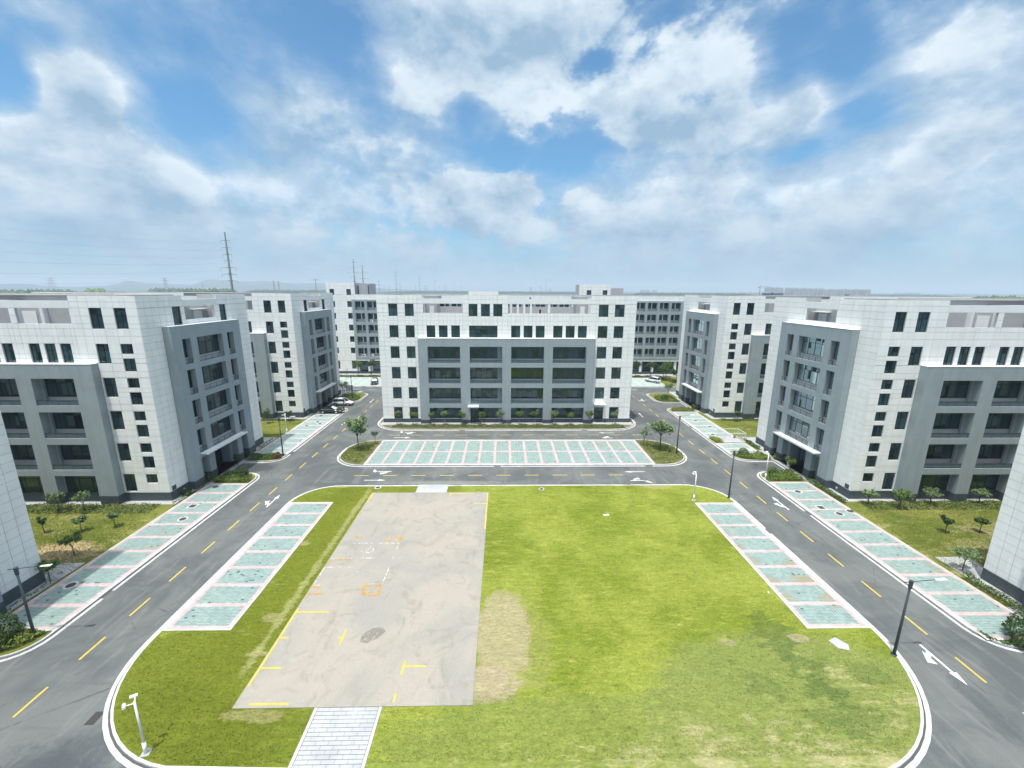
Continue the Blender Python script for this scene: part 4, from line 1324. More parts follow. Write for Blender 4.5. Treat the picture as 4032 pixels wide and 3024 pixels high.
    B.facade(TK, 0, Wd, 0, 20.7, kops); B.cladding(TK, 0, Wd, 1.25, 20.7, kops, 'x')
    B.facade(TK, 0, 7.4, 20.7, 25.12, []); B.facade(TK, 20.4, Wd, 20.7, 25.12, []); B.pale.box(TK(7.4, -0.25, 20.7), TK(20.4, 0, 22.2))
    bm2 = MB()
    for o_ in kops: bm2.box(TK(o_[0], -0.2, o_[2]), TK(o_[1], -0.14, o_[3]))
    bm2.v = [tuple(Vector(v) - B.loc) for v in bm2.v]
    bm2.build('back_windows', MT['frame'], B.root)
    B.facade(TE, 0.25, Ln - 0.25, 0, 25.12, []); B.cladding(TE, 0, Ln, 1.25, 25.12, [], 'y')
    # ---- inside
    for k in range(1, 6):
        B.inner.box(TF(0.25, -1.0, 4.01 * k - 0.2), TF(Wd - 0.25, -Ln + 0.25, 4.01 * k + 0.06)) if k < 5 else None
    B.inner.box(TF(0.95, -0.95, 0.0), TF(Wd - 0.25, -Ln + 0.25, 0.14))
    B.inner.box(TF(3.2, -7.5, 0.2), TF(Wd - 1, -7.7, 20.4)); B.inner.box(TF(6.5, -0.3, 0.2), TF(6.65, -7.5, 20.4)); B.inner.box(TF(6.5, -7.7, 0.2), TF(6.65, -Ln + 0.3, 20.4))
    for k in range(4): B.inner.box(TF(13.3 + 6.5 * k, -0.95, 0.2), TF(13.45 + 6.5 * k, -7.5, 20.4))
    # ---- roof terraces
    boxpart(B, 'roof_deck', 'roof', [(TF(0.25, -0.25, 20.45), TF(Wd - 0.25, -Ln + 0.25, 20.7))])
    ax0, ax1 = sorted((x0 + sx * 0.27, x0 + sx * 7.3))
    room_walls(B, ax0, ax1, y0 + 0.27, y0 + 6.85, 20.7, 24.3, 'rb' if sx < 0 else 'lb') if False else None
    bx = lambda w0, w1, s0, s1, z0, z1, mb=B.white: mb.box((x0 + sx * w0, y0 + s0, z0), (x0 + sx * w1, y0 + s1, z1))
    bx(7.12, 7.3, 0.25, 6.85, 20.7, 24.3, B.pale); bx(0.25, 7.12, 6.67, 6.85, 20.7, 24.3, B.pale)
    bx(7.12, 7.3, 13.5, 20.2, 20.7, 24.3, B.pale); bx(0.25, 7.12, 13.5, 13.68, 20.7, 24.3, B.pale)
    boxpart(B, 'roof_slab', 'roof', [((x0 + sx * 0.25, y0 + 0.25, 24.3), (x0 + sx * 7.3, y0 + 6.85, 24.42)), ((x0 + sx * 0.25, y0 + 13.5, 24.3), (x0 + sx * 7.3, y0 + 20.2, 24.42)),
                                     ((x0 + sx * 21, y0 + 0.25, 24.3), (x0 + sx * 48.7, y0 + 20.2, 24.42))])
    bx(1.6, 1.8, 6.85, 13.5, 20.7, 24.2, B.pale)   # terrace wall with its door
    boxpart(B, 'terrace_door', 'whitemetal', [((x0 + sx * 1.55, y0 + 10.9, 20.7), (x0 + sx * 1.60, y0 + 12.5, 23.0))])
    boxpart(B, 'door_canopy', 'whitemetal', [((x0 + sx * 0.8, y0 + 10.2, 23.15), (x0 + sx * 1.6, y0 + 13.1, 23.27))])
    bx(10.3, 20.8, 3.2, 9.5, 20.7, 24.3, B.pale); bx(21.0, 21.2, 0.25, 20.2, 20.7, 24.3, B.pale)
    boxpart(B, 'terrace_door', 'whitemetal', [((x0 + sx * 14.6, y0 + 3.12, 20.7), (x0 + sx * 16.2, y0 + 3.2, 23.2)), ((x0 + sx * 13.3, y0 + 2.7, 20.7), (x0 + sx * 13.7, y0 + 3.2, 24.2))])
    bx(14.0, 14.35, 0.6, 0.95, 20.7, 23.9)
    bx(8.3, 30, 8.0, 16.0, 24.3, 24.92, B.pale); boxpart(B, 'roof_slab', 'roof', [((x0 + sx * 8.0, y0 + 7.7, 24.92), (x0 + sx * 30.3, y0 + 16.3, 25.05))])
    boxpart(B, 'railing', 'rail', [((x0 + sx * 13.55, y0 + 0.05, 22.9), (x0 + sx * 14.1, y0 + 0.1, 22.95)), ((x0 + sx * 13.55, y0 + 0.05, 22.0), (x0 + sx * 13.6, y0 + 0.1, 22.9))]) if detail > 1 else None
    B.finish(singles)
    return B


block_a(-41.3, 49.0, -1, 'white and grey office block at left, its entrance canopy beside the nearer left side road')
block_a(44.2, 48.75, 1, 'white and grey office block at right, its long entrance canopy above the right footpath', top_windows=False)
block_a(-41.2, 84.1, -1, 'office block in the second row at left, behind the two cars parked by the road', singles=200)
block_a(44.2, 84.0, 1, 'office block in the second row at right, beyond the small white railed enclosure', top_windows=False, singles=200)
block_a(-41.3, 13.6, -1, 'nearest office block at the left edge, only a tiled corner above its dark plinth showing', detail=1, singles=150)
block_a(44.3, 13.0, 1, 'nearest office block at the right edge, only a tiled corner above its dark plinth showing', detail=1, singles=150)

# ------------------------------------------------------------------ the long gridded block behind
B = Building('dormitory_building', 'long background block with a dark grey grid of balconies and two roof towers', (5, 139, 0))
YB = 131.0
T = lambda u, d, z: (u, YB - d, z)
cols = [-45.05 + 3.65 * k for k in range(18)] + [33.2 + 3.65 * k for k in range(6)]
zr = [(19.8 - 3.535 * k, 22.43 - 3.535 * k) for k in range(5)]
fops = [(u, u + 2.85, z0, z1) for u in cols for z0, z1 in zr]
gops = [(-45.0, -42.2, 0.0, 4.2), (-41.0, -38.3, 0.9, 4.2)] + [(-37 + 3.65 * k, -34.3 + 3.65 * k, 0.9, 4.2) for k in range(14)] + [(33.3, 36.0, 0.9, 4.2), (37.0, 39.6, 0.9, 4.2), (40.2, 42.85, 0.9, 4.15), (43.85, 46.6, 0.9, 4.15), (47.35, 53.85, 0.0, 4.15), (54.7, 57.5, 0.9, 4.15)]
tw = [(-47.4, -46.08, z0, z1) for z0, z1 in [(24.28, 26.02), (20.72, 22.46), (17.18, 18.92), (13.64, 15.38), (10.1, 11.84), (6.58, 8.32), (1.7, 4.25)]]
tw += [(-52.4, -51.1, z0, z1) for _, _, z0, z1 in tw]
tw2 = [(25.2, 26.6, 24.4, 26.1), (30.1, 31.5, 24.4, 26.1)]
ops = fops + gops + tw + tw2
B.facade(T, -58, 62, 0, 24.5, ops)
B.facade(T, -53.4, -44.9, 24.5, 27.9, tw); B.facade(T, 22.9, 32.5, 24.5, 27.8, tw2)
fr = [(-45.85, 20.6, 4.9, 22.95), (32.45, 55.2, 4.9, 22.95)]
B.cladding(T, -53.4, -44.9, 24.5, 27.9, tw, 'x'); B.cladding(T, 22.9, 32.5, 24.5, 27.8, tw2, 'x')
B.cladding(T, -58, 62, 0.9, 24.5, ops, 'x', fr + [(-46, 20.6, 0, 4.9), (32.3, 60, 0, 4.9)])
for a in fr: B.facade(T, a[0], a[1], a[2], a[3], fops, 0.0, 0.5, B.grey)
near = [u for u in cols if u < -27 or u > 33]
for u in cols:
    for k, (z0, z1) in enumerate(zr):
        if k == 0 or u in near:
            B.recess(T, u, u + 2.85, z0, z1, 'x', dg=-0.6, dfr=0.5, us=(0.5,), railing=False, spandrel=0.85, curtain=0.9)
            MB().box(Vector(T(u + 1.36, -0.66, z0 + 0.85)) - B.loc, Vector(T(u + 1.62, -0.54, z1)) - B.loc).build('mullion_panel', MT['white'], B.root)
        else:
            B.plinth.box(T(u, -0.7, z0), T(u + 2.85, -0.6, z1))
for o_ in tw + tw2: B.window(T, *o_, (0.5,), (), panes=False)
for o_ in gops: B.window(T, *o_, (0.33, 0.66), (0.7,), panes=False, d=-0.3, curtain=0.3)
for a, b_ in [(-58, -45), (-42.2, 33), (33.0, 47.3), (53.9, 62)]: B.plinth.box(T(a, 0, 0), T(b_, 0.05, 0.95))
B.white.box(T(-45.6, 0.0, 4.35), T(20.6, 0.6, 4.6)); B.white.box(T(32.5, 0.0, 4.32), T(57, 0.6, 4.55))
for x in (-42.0, 43.2, 47.0, 54.25): B.white.box(T(x - 0.3, 0.0, 0.9), T(x + 0.3, 0.35, 4.3))
for x0_, x1_, z1 in [(-53.4, -44.9, 27.9), (22.9, 32.5, 27.8)]:
    B.pale.box((x0_ + 0.02, YB + 0.25, 24.3), (x1_ - 0.02, YB + 7, z1 - 0.02))
B.pale.box((-44.9, 132.5, 24.2), (-40.9, 139, 27.7)); B.plinth.box((-44.6, 132.46, 24.2), (-44.1, 132.5, 27.2)); B.plinth.box((-41.4, 132.46, 24.2), (-41.0, 132.5, 27.2))
B.pale.box((34.5, 141, 24.2), (39.2, 146, 26.8)); B.pale.box((32.6, 138, 24.2), (34.4, 143, 26.0))
B.facade(lambda u, d, z: (u, 147 + d, z), -58, 62, 0, 24.5, [])
B.facade(lambda u, d, z: (-58 - d, u, z), YB + 0.25, 146.75, 0, 24.5, []); B.facade(lambda u, d, z: (62 + d, u, z), YB + 0.25, 146.75, 0, 24.5, [])
boxpart(B, 'roof_deck', 'roof', [((-57.7, YB + 0.25, 23.4), (61.7, 146.7, 23.6))])
for k in range(6): B.inner.box((-57.7, YB + 0.9, 3.5 * k + 0.05), (61.7, 146.7, 3.5 * k + 0.25))
B.inner.box((-57.7, 136, 0.3), (61.7, 136.2, 23.3))
boxpart(B, 'roof_box', 'white', [((-11.3, 138, 23.6), (-1.8, 142, 25.55))])
rv = random.Random(5)
for k in range(34):
    x = rv.uniform(-36, 60)
    if 22 < x < 34: continue
    MB().tube((x - B.loc.x, 131.2 - 139, 24.5), (x - B.loc.x, 131.2 - 139, 24.9), 0.05, n=5).build('roof_vent', MT['steel'], B.root)
B.finish(0)
# air-conditioning units standing on three balconies
for k, (u, z, lb) in enumerate([(-40.6, 16.30, 'white air conditioner on a third-row balcony of the background block'), (-43.6, 5.69, 'white air conditioner on the lowest-left balcony of the background block'), (-41.1, 5.69, 'white air conditioner on the lowest balcony, one column in from the left')]):
    e = tag(empty('air_conditioner', (u + 0.3, 130.75, z)), lb, 'air conditioner', 'air conditioners on the background balconies')
    MB().box((-0.42, -0.15, 0.0), (0.42, 0.15, 0.62)).build('housing', MT['whitemetal'], e)
    MB().tube((-0.1, -0.16, 0.31), (-0.1, -0.15, 0.31), 0.22, n=12).build('fan_grille', MT['black'], e)

# ------------------------------------------------------------------ side lawns, aprons, hedges
for sg, xr, x0, lab in ((-1, XL, -41.3, 'l'), (1, XR, 44.2, 'r')):
    for ya, yb in ((13.3, 34.1), (49.0, 69.5), (84.1, 104.6)):
        # pale apron round the foot of the block
        w0 = 1.0
        A = [(x0 - sg * w0, ya - 0.95), (x0 + sg * 49, ya - 0.95), (x0 + sg * 49, yb + 0.9), (x0 - sg * w0, yb + 0.9)]
        tag(MB().prism(A, 0.1, 0.150).build('footpath', MT['path']), kind='structure')
        tag(MB().box((x0 - sg * 1.0, yb + 0.9, 0.1), (x0 + sg * 2.3, yb + 2.6, 0.146), 0, 'd').build('footpath', MT['path']), kind='structure')
    for ya, yb in EN:
        tag(MB().box((x0 - sg * 1.0, ya - 3.8, 0.1), (x0 - sg * 1.75, yb + 4.5, 0.148), 0, 'd').build('footpath', MT['path']), kind='structure')
tag(MB().box((-24.2, 79.3, 0.1), (25.6, 80.9, 0.152), 0, 'd').build('footpath', MT['path']), kind='structure')
tag(MB().box((-58, 127.2, 0.1), (60, 131, 0.152), 0, 'd').build('footpath', MT['path']), kind='structure')


def leaves(mb, n, fpos, size, rn, up=0.35, mi=0):
    """n small leaf quads, each folded out of a random plane, at positions given by fpos()"""
    for _ in range(n):
        p = fpos()
        s_ = size * rn.uniform(0.6, 1.3)
        nrm = Vector((rn.gauss(0, 1), rn.gauss(0, 1), rn.gauss(0, 1) + up)).normalized()
        a = nrm.orthogonal().normalized()
        a.rotate(Matrix.Rotation(rn.uniform(0, 6.28), 3, nrm)) if False else None
        th = rn.uniform(0, 6.28)
        b_ = nrm.cross(a)
        u = a * math.cos(th) + b_ * math.sin(th); v = nrm.cross(u)
        c = Vector(p)
        mb.poly([c - u * s_, c + v * s_ * 0.5, c + u * s_, c - v * s_ * 0.5], mi)


def bed(name, label, cat, poly, h, dens, mats, rn, size=0.10, kind='stuff', lump=0.5, group=None, hfun=None):
    """planting: leaf mass over a ground polygon, height from lumpy noise"""
    xs = [p[0] for p in poly]; ys = [p[1] for p in poly]
    def inside(x, y):
        c = False
        for i in range(len(poly)):
            (xa, ya), (xb, yb) = poly[i], poly[i - 1]
            if (ya > y) != (yb > y) and x < (xb - xa) * (y - ya) / (yb - ya) + xa: c = not c
        return c
    area = abs(sum(poly[i][0] * poly[(i + 1) % len(poly)][1] - poly[(i + 1) % len(poly)][0] * poly[i][1] for i in range(len(poly)))) / 2
    ph = [rn.uniform(0, 6) for _ in range(6)]
    def hh(x, y):
        k = 0.5 + 0.25 * math.sin(x * 2.1 + ph[0] + math.sin(y * 1.7 + ph[1])) + 0.25 * math.sin(y * 2.6 + ph[2] + math.sin(x * 2.3 + ph[3]))
        b_ = h * (1 - lump + lump * k)
        return b_ * (hfun(x, y) if hfun else 1.0)
    def fp():
        while True:
            x, y = rn.uniform(min(xs), max(xs)), rn.uniform(min(ys), max(ys))
            if inside(x, y):
                H_ = hh(x, y)
                return (x + rn.gauss(0, 0.04), y + rn.gauss(0, 0.04), 0.12 + max(0.02, H_ * (1 - abs(rn.gauss(0, 0.28)))))
    mb = MB()
    n = int(area * dens)
    if len(mats) == 1:
        leaves(mb, n, fp, size, rn)
    else:
        for i, w in enumerate(range(len(mats))): leaves(mb, n // len(mats), fp, size, rn, mi=i)
    o = mb.build(name, [MT[x] for x in mats])
    tag(o, label, cat, group, kind)
    return o


rb = random.Random(21)


def globe(x, y, r, label, mt_='leafd', cat='shrub', group=None, squash=0.85, n=900, zc=None):
    e = tag(empty('round_shrub', (x, y, 0.12)), label, cat, group)
    mb = MB()
    def fp():
        v = Vector((rb.gauss(0, 1), rb.gauss(0, 1), rb.gauss(0, 1))).normalized()
        k = 1 + 0.10 * math.sin(5 * v.x + 3 * v.y) + 0.08 * math.sin(7 * v.z + 4 * v.y)
        rr = r * k * (1 - abs(rb.gauss(0, 0.10)))
        return (v.x * rr, v.y * rr, max(0.03, r * squash * (zc or 0.8) + v.z * rr * squash))
    leaves(mb, n, fp, 0.09, rb)
    mb.build('foliage', MT[mt_], e)
    MB().tube((0, 0, -0.05), (0, 0, r), 0.05, 0.03, 6).build('stem', MT['bark'], e)
    return e


def tree(name, label, x, y, h, cr, mt_='leaf', group=None, clumps=9, per=120, size=0.12, stakes=True, trunk=0.05, low=0.45, flat=0.75, z=0.12, forks=5, seed=None, spread=1.0):
    rn = random.Random(seed if seed is not None else int(x * 13 + y * 7) & 0xffff)
    e = tag(empty(name, (x, y, z)), label, 'tree', group)
    t_ = MB()
    ft = h * low
    lean = Vector((rn.uniform(-0.04, 0.04), rn.uniform(-0.04, 0.04), 1)) 
    top = Vector((lean.x * ft, lean.y * ft, ft))
    t_.tube((0, 0, -0.1), top * 0.5, trunk * 1.15, trunk, 7); t_.tube(top * 0.5, top, trunk, trunk * 0.85, 7)
    ends = []
    for k in range(forks):
        a = 2 * math.pi * (k + rn.uniform(-0.3, 0.3)) / forks
        L = rn.uniform(0.55, 1.0)
        mid = top + Vector((math.cos(a) * cr * 0.35 * L, math.sin(a) * cr * 0.35 * L, (h - ft) * 0.40 * L))
        end = top + Vector((math.cos(a) * cr * 0.78 * L * spread, math.sin(a) * cr * 0.78 * L * spread, (h - ft) * rn.uniform(0.45, 0.92)))
        t_.tube(top, mid, trunk * 0.6, trunk * 0.42, 5); t_.tube(mid, end, trunk * 0.42, trunk * 0.15, 5)
        ends += [end, mid.lerp(end, 0.5)]
    t_.build('trunk', MT['bark'], e)
    c = MB()
    cen = ends + [top + Vector((rn.uniform(-0.6, 0.6) * cr, rn.uniform(-0.6, 0.6) * cr, (h - ft) * rn.uniform(0.2, 0.95))) for _ in range(max(0, clumps - len(ends)))]
    for q in cen:
        r = cr * rn.uniform(0.22, 0.40)
        def fp():
            v = Vector((rn.gauss(0, 0.55), rn.gauss(0, 0.55), rn.gauss(0, 0.55) * flat))
            return q + v * r
        leaves(c, per, fp, size, rn)
    c.build('crown', MT[mt_], e)
    if stakes:
        for k in range(3):
            a = 2 * math.pi * k / 3 + 0.5
            MB().tube((math.cos(a) * 0.55, math.sin(a) * 0.55, -0.1), (math.cos(a) * 0.05, math.sin(a) * 0.05, ft * 0.80), 0.028, n=5).build('stake', MT['stake'], e)
    return e


# planting beds of the side verges
def bedL(ya, yb, xa=-39.6, xb=-34.95, **kw): return [(xa, ya), (xb, ya), (xb, yb), (xa, yb)]


def rb_(xr, sg, ya, yb, rnd_top, rnd_bot):
    """bed between kerb and building with the kerb's rounded corner"""
    a, b_ = xr + sg * 0.75, xr + sg * 5.6
    P_ = []
    if rnd_bot: P_ += [(a, ya + 2.3), (a + sg * 0.6, ya + 0.9), (a + sg * 2.2, ya + 0.15)]
    else: P_ += [(a, ya)]
    P_ += [(b_, ya), (b_, yb)]
    if rnd_top: P_ += [(a + sg * 2.2, yb - 0.15), (a + sg * 0.6, yb - 0.9), (a, yb - 2.3)]
    else: P_ += [(a, yb)]
    return P_


beds = [
    ('low shrub bed between the left car park and the entry drive, yellow green at its rounded end', rb_(XL, -1, 53.95, 57.0, True, False), 0.62, ['leafy', 'leaf', 'leafd']),
    ('low dark shrub bed in front of the left block, behind the lamp post', rb_(XL, -1, 61.5, 64.0, False, True), 0.45, ['leaf', 'leafd']),
    ('near bed at the left edge round the dark lamp post', rb_(XL, -1, 25.8, 28.1, False, True), 0.75, ['leafy', 'leafd']),
    ('shrub bed between the black car and the white car at left', rb_(XL, -1, 89.1, 91.6, True, False), 0.6, ['leafd', 'leaf', 'leafy']),
    ('rounded shrub bed beyond the white car at left', rb_(XL, -1, 96.6, 102.5, True, True), 0.7, ['leafd', 'leaf', 'leafy']),
    ('green shrub bed at right between car park and entry drive, around the white camera pole', rb_(XR, 1, 53.9, 57.0, True, False), 0.62, ['leaf', 'leafy', 'leafd']),
    ('green shrub bed at right beyond the entry drive', rb_(XR, 1, 61.3, 63.85, False, True), 0.6, ['leaf', 'leafy']),
    ('bed at the right edge by the big round bush', rb_(XR, 1, 25.2, 26.4, False, True), 0.3, ['leafd', 'leaf']),
    ('grassy bed at right before the second entry drive', rb_(XR, 1, 88.6, 91.6, True, False), 0.35, ['leaf', 'bladeb']),
    ('round green bed at right by the far crossing', rb_(XR, 1, 96.6, 102.8, True, True), 0.45, ['leaf', 'leafy']),
]
for lb, P_, h, ms in beds:
    bed('shrub_bed', lb, 'shrub bed', P_, h, 330, ms, rb, size=0.095, lump=0.65)
bed('hedge', 'low patchy planting along the front of the main building', 'hedge', [(-21.5, 77.6), (23.5, 77.2), (23.5, 78.9), (-21.5, 79.1)], 0.42, 230, ['leaf', 'leafd', 'bladeb'], rb, size=0.085, lump=0.9)
bed('hedge', 'grassy planting strip before the background block, left of the main building', 'hedge', [(-60, 125.6), (-22, 125.6), (-22, 127.1), (-60, 127.1)], 0.5, 110, ['leaf', 'bladeb'], rb, size=0.12, lump=0.6)
bed('hedge', 'grassy planting strip before the background block, right of the main building', 'hedge', [(26, 125.6), (45, 125.6), (51, 114), (55, 114), (48, 127.1), (26, 127.1)], 0.5, 110, ['leaf', 'leafd'], rb, size=0.12, lump=0.6)
for k, (sg, x0, side) in enumerate(((-1, -41.3, 'left'), (1, 44.2, 'right'))):
    for ya, yb, w in ((15, 33.6, 'nearest'), (47.6, 54.5, 'second'), (66.0, 70.5, 'far')):
        xa, xb = x0 - sg * 1.05, x0 - sg * 1.5 + (-0.05 if sg < 0 else 0.05)
        xb = (-40.12 if sg < 0 else 42.5)
        bed('hedge', f'dark clipped hedge strip along the {side} car park beside the {w} block there', 'hedge', [(xa, ya), (xb, ya), (xb, yb), (xa, yb)], 0.7, 420, ['leafd', 'leaf'], rb, size=0.08, lump=0.6)
    ys = 46.3
    bed('hedge', f'dark planting strip at the foot of the {side} block, facing the camera', 'hedge', [(x0 + sg * 0.5, 45.9), (x0 + sg * 24, 45.9), (x0 + sg * 24, 48.0), (x0 + sg * 0.5, 48.0)], 0.32, 150, ['leafd', 'leaf', 'bladeb'] , rb, size=0.09, lump=0.8)
    bed('hedge', f'dark planting strip at the foot of the second {side} block', 'hedge', [(x0 + sg * 0.5, 81.6), (x0 + sg * 14, 81.6), (x0 + sg * 14, 83.0), (x0 + sg * 0.5, 83.0)], 0.3, 120, ['leafd', 'leaf'], rb, size=0.09, lump=0.8)

bed('small_bed', 'tufty green planting on the left end of the traffic island', 'planting', [(-25.8, 62.5), (-22, 60.2), (-21.7, 70.2), (-24.5, 69.6), (-25.9, 67)], 0.28, 110, ['leafy', 'leaf', 'bladeb'], rb, size=0.09, lump=1.0)
bed('small_bed', 'tufty green planting on the right end of the traffic island', 'planting', [(23.7, 60.4), (26, 60.2), (28.9, 63), (29, 67.5), (27, 69.8), (23.7, 70.2)], 0.30, 120, ['leafy', 'leaf', 'bladeb'], rb, size=0.09, lump=1.0)
bed('small_bed', 'bright green clipped shrub patch beside the white railed enclosure', 'planting', [(36.95, 69.1), (38.4, 69.1), (37.9, 71.3), (36.95, 71.5)], 0.65, 420, ['leafy'], rb, size=0.08, lump=0.4)

# round shrubs
globe(-35.4, 62.6, 0.62, 'reddish brown round shrub in the bed beside the left lamp post', 'leafr')
globe(-36.9, 56.0, 0.9, 'dark round shrub in the bed before the left entry drive', 'leafd', n=1300)
globe(-37.4, 27.3, 1.25, 'large dark round bush at the left edge beside the lamp post', 'leafd', n=2600)
globe(39.6, 26.1, 1.35, 'large dark green round bush at the right edge by the kerb', 'leafd', n=3000)
globe(38.6, 63.2, 0.8, 'green round shrub at right beyond the entry drive', 'leaf', n=1200)
globe(38.9, 56.0, 0.75, 'green round shrub behind the white camera pole at right', 'leaf', n=1200)
globe(-40.6, 54.6, 0.7, 'dark round shrub against the left block, before its entrance canopy', 'leafd', n=900)
globe(-40.6, 50.6, 0.55, 'small dark shrub at the near corner of the left block', 'leafd', n=700)
globe(43.3, 61.7, 0.65, 'pale dusty shrub by the right footpath beyond the canopy', 'leafp', n=800)
globe(42.9, 90.6, 0.75, 'bush at the side of the second right block', 'leaf', n=800)
globe(39.2, 99.0, 0.8, 'dark bush in the round bed at right by the far crossing', 'leafd', n=900)

# trees
tree('young_tree', 'tall thin tree with two ragged crowns on the left end of the traffic island', -23.9, 66.1, 5.6, 1.7, 'leafp', None, 15, 110, 0.19, False, 0.09, 0.42, 0.9, forks=7, seed=4)
tree('young_tree', 'bright green feathery tree on the right end of the traffic island', 26.0, 65.8, 5.4, 2.0, 'leafp', None, 16, 120, 0.19, False, 0.10, 0.45, 0.55, forks=7, seed=9)
tree('young_tree', 'small half bare tree beside the taller tree on the left end of the island', -21.9, 68.6, 2.3, 0.7, 'leafd', None, 6, 40, 0.09, False, 0.03, 0.5)
tree('young_tree', 'thin see-through tree behind the bright tree on the right end of the island', 23.9, 67.6, 3.4, 0.9, 'leafp', None, 7, 60, 0.10, False, 0.04, 0.4)
ordn = ['first', 'second', 'third', 'fourth', 'fifth', 'sixth', 'seventh', 'eighth', 'ninth', 'tenth', 'eleventh', 'twelfth', 'thirteenth']
tx = [-20.6, -17.5, -14.1, -11.5, -8.1, -4.3, -0.8, 3.1, 6.1, 9.9, 13.1, 16.8, 21.75]
for k, x in enumerate(tx):
    tree('staked_tree', f'{ordn[k]} staked sapling from the left in the row before the main building', x, 79.05, rb.uniform(2.7, 3.2), rb.uniform(0.75, 0.95), 'leaf' if k % 3 else 'leafp',
         'staked saplings along the main building', 8, 75, 0.105, True, 0.035, 0.5, seed=40 + k)
for k, (x, y, h, cr, mt_, lb) in enumerate([
    (-42.3, 37.8, 2.5, 0.95, 'leaf', 'small round-crowned tree standing on the left side lawn near the bare earth'),
    (-52.4, 46.4, 2.4, 0.9, 'leafp', 'pale small tree before the left block, left of its pair'),
    (-49.5, 46.4, 2.4, 0.85, 'leafp', 'pale small tree before the left block, right of its pair'),
    (-57.6, 46.5, 2.3, 0.7, 'leafd', 'brownish small tree at the far left before the left block'),
    (-49.5, 41.9, 1.9, 0.35, 'leafd', 'narrow stick-like sapling on the left side lawn'),
    (-45.9, 42.2, 1.8, 0.6, 'leafp', 'spindly sapling in the middle of the left side lawn'),
    (-43.0, 43.0, 1.8, 0.55, 'leafp', 'spindly sapling on the left side lawn nearest the car park'),
    (-40.75, 34.0, 2.2, 1.0, 'leaf', 'bushy small tree at the corner of the nearest left block'),
    (45.3, 47.2, 2.3, 0.85, 'leafp', 'first small tree from the left before the right block'),
    (48.5, 46.3, 2.5, 1.0, 'leaf', 'second small tree before the right block, the fullest one'),
    (53.3, 47.3, 2.2, 0.9, 'leafp', 'third small pale tree before the right block'),
    (59.5, 47.3, 2.2, 0.9, 'leafp', 'fourth small tree before the right block, at its far bay'),
    (63.5, 47.0, 2.3, 0.9, 'leaf', 'small tree at the right, half behind the nearest right block'),
    (48.7, 41.0, 2.0, 0.6, 'leafd', 'thin sapling in the middle of the right side lawn'),
    (52.6, 41.0, 1.9, 0.6, 'leafd', 'thin sapling on the right side lawn by the nearest block'),
    (43.7, 34.6, 2.6, 1.0, 'leafp', 'pale leafy tree at the corner of the nearest right block'),
    (-43.1, 81.9, 2.0, 0.75, 'leafd', 'small tree at the foot of the second left block, nearer its corner'),
    (-46.4, 80.2, 2.9, 0.75, 'leaf', 'small tree on the lawn between the left blocks, by the lamp'),
    (47.6, 81.5, 2.2, 0.8, 'leaf', 'small tree at the foot of the second right block'),
    (-38.8, 100.6, 4.4, 1.7, 'leafp', 'pale-leaved tree in the bed at the far left crossing'),
    (40.4, 100.2, 4.4, 1.5, 'leafp', 'pale thin tree in the round bed at the far right crossing'),
    (-39.6, 59.6, 1.9, 0.6, 'leafd', 'small dark sapling before the left entrance doors'),
    (42.2, 57.2, 2.0, 0.75, 'leaf', 'small leafy tree before the right entrance doors')]):
    tree('small_tree', lb, x, y, h, cr, mt_, None, 8, 95, 0.105, h > 2.1 and cr > 0.7, 0.04, 0.42, seed=90 + k)
for k, (x, h, mt_, lb) in enumerate([
    (-51.2, 4.6, 'leafd', 'thin dark tree against the white wall of the background block, far left'), (-44.0, 5.0, 'leaf', 'tree before the dark entrance of the background block at left'),
    (-40.2, 5.0, 'leafd', 'tree before the background block, right beside the main building at left'), (40.6, 5.0, 'leafd', 'tree before the background block, first right of the main building'),
    (45.2, 4.8, 'leafd', 'tree before the background block, second right of the main building'), (50.0, 4.8, 'leaf', 'tree before the background entrance at right'),
    (49.6, 4.4, 'leafd', 'darker tree nearer the camera before the background entrance at right')]):
    y = 126.6 if k < 6 else 118.0
    tree('street_tree', lb, x, y, h, 1.7, mt_, None, 12, 110, 0.15, False, 0.08, 0.45, seed=130 + k)
tree('bare_tree', 'leafless pale sapling before the background block at left', -46.9, 124.6, 3.8, 1.1, 'leafp', None, 4, 3, 0.08, True, 0.05, 0.4, seed=150)
tree('street_tree', 'dark tree in the background lot at right, left of the grassy point', 47.2, 121.5, 4.6, 1.5, 'leafd', None, 10, 110, 0.15, False, 0.08, 0.45, seed=151)

# grass blades that give the lawns a nap
rg = np.random.default_rng(11)


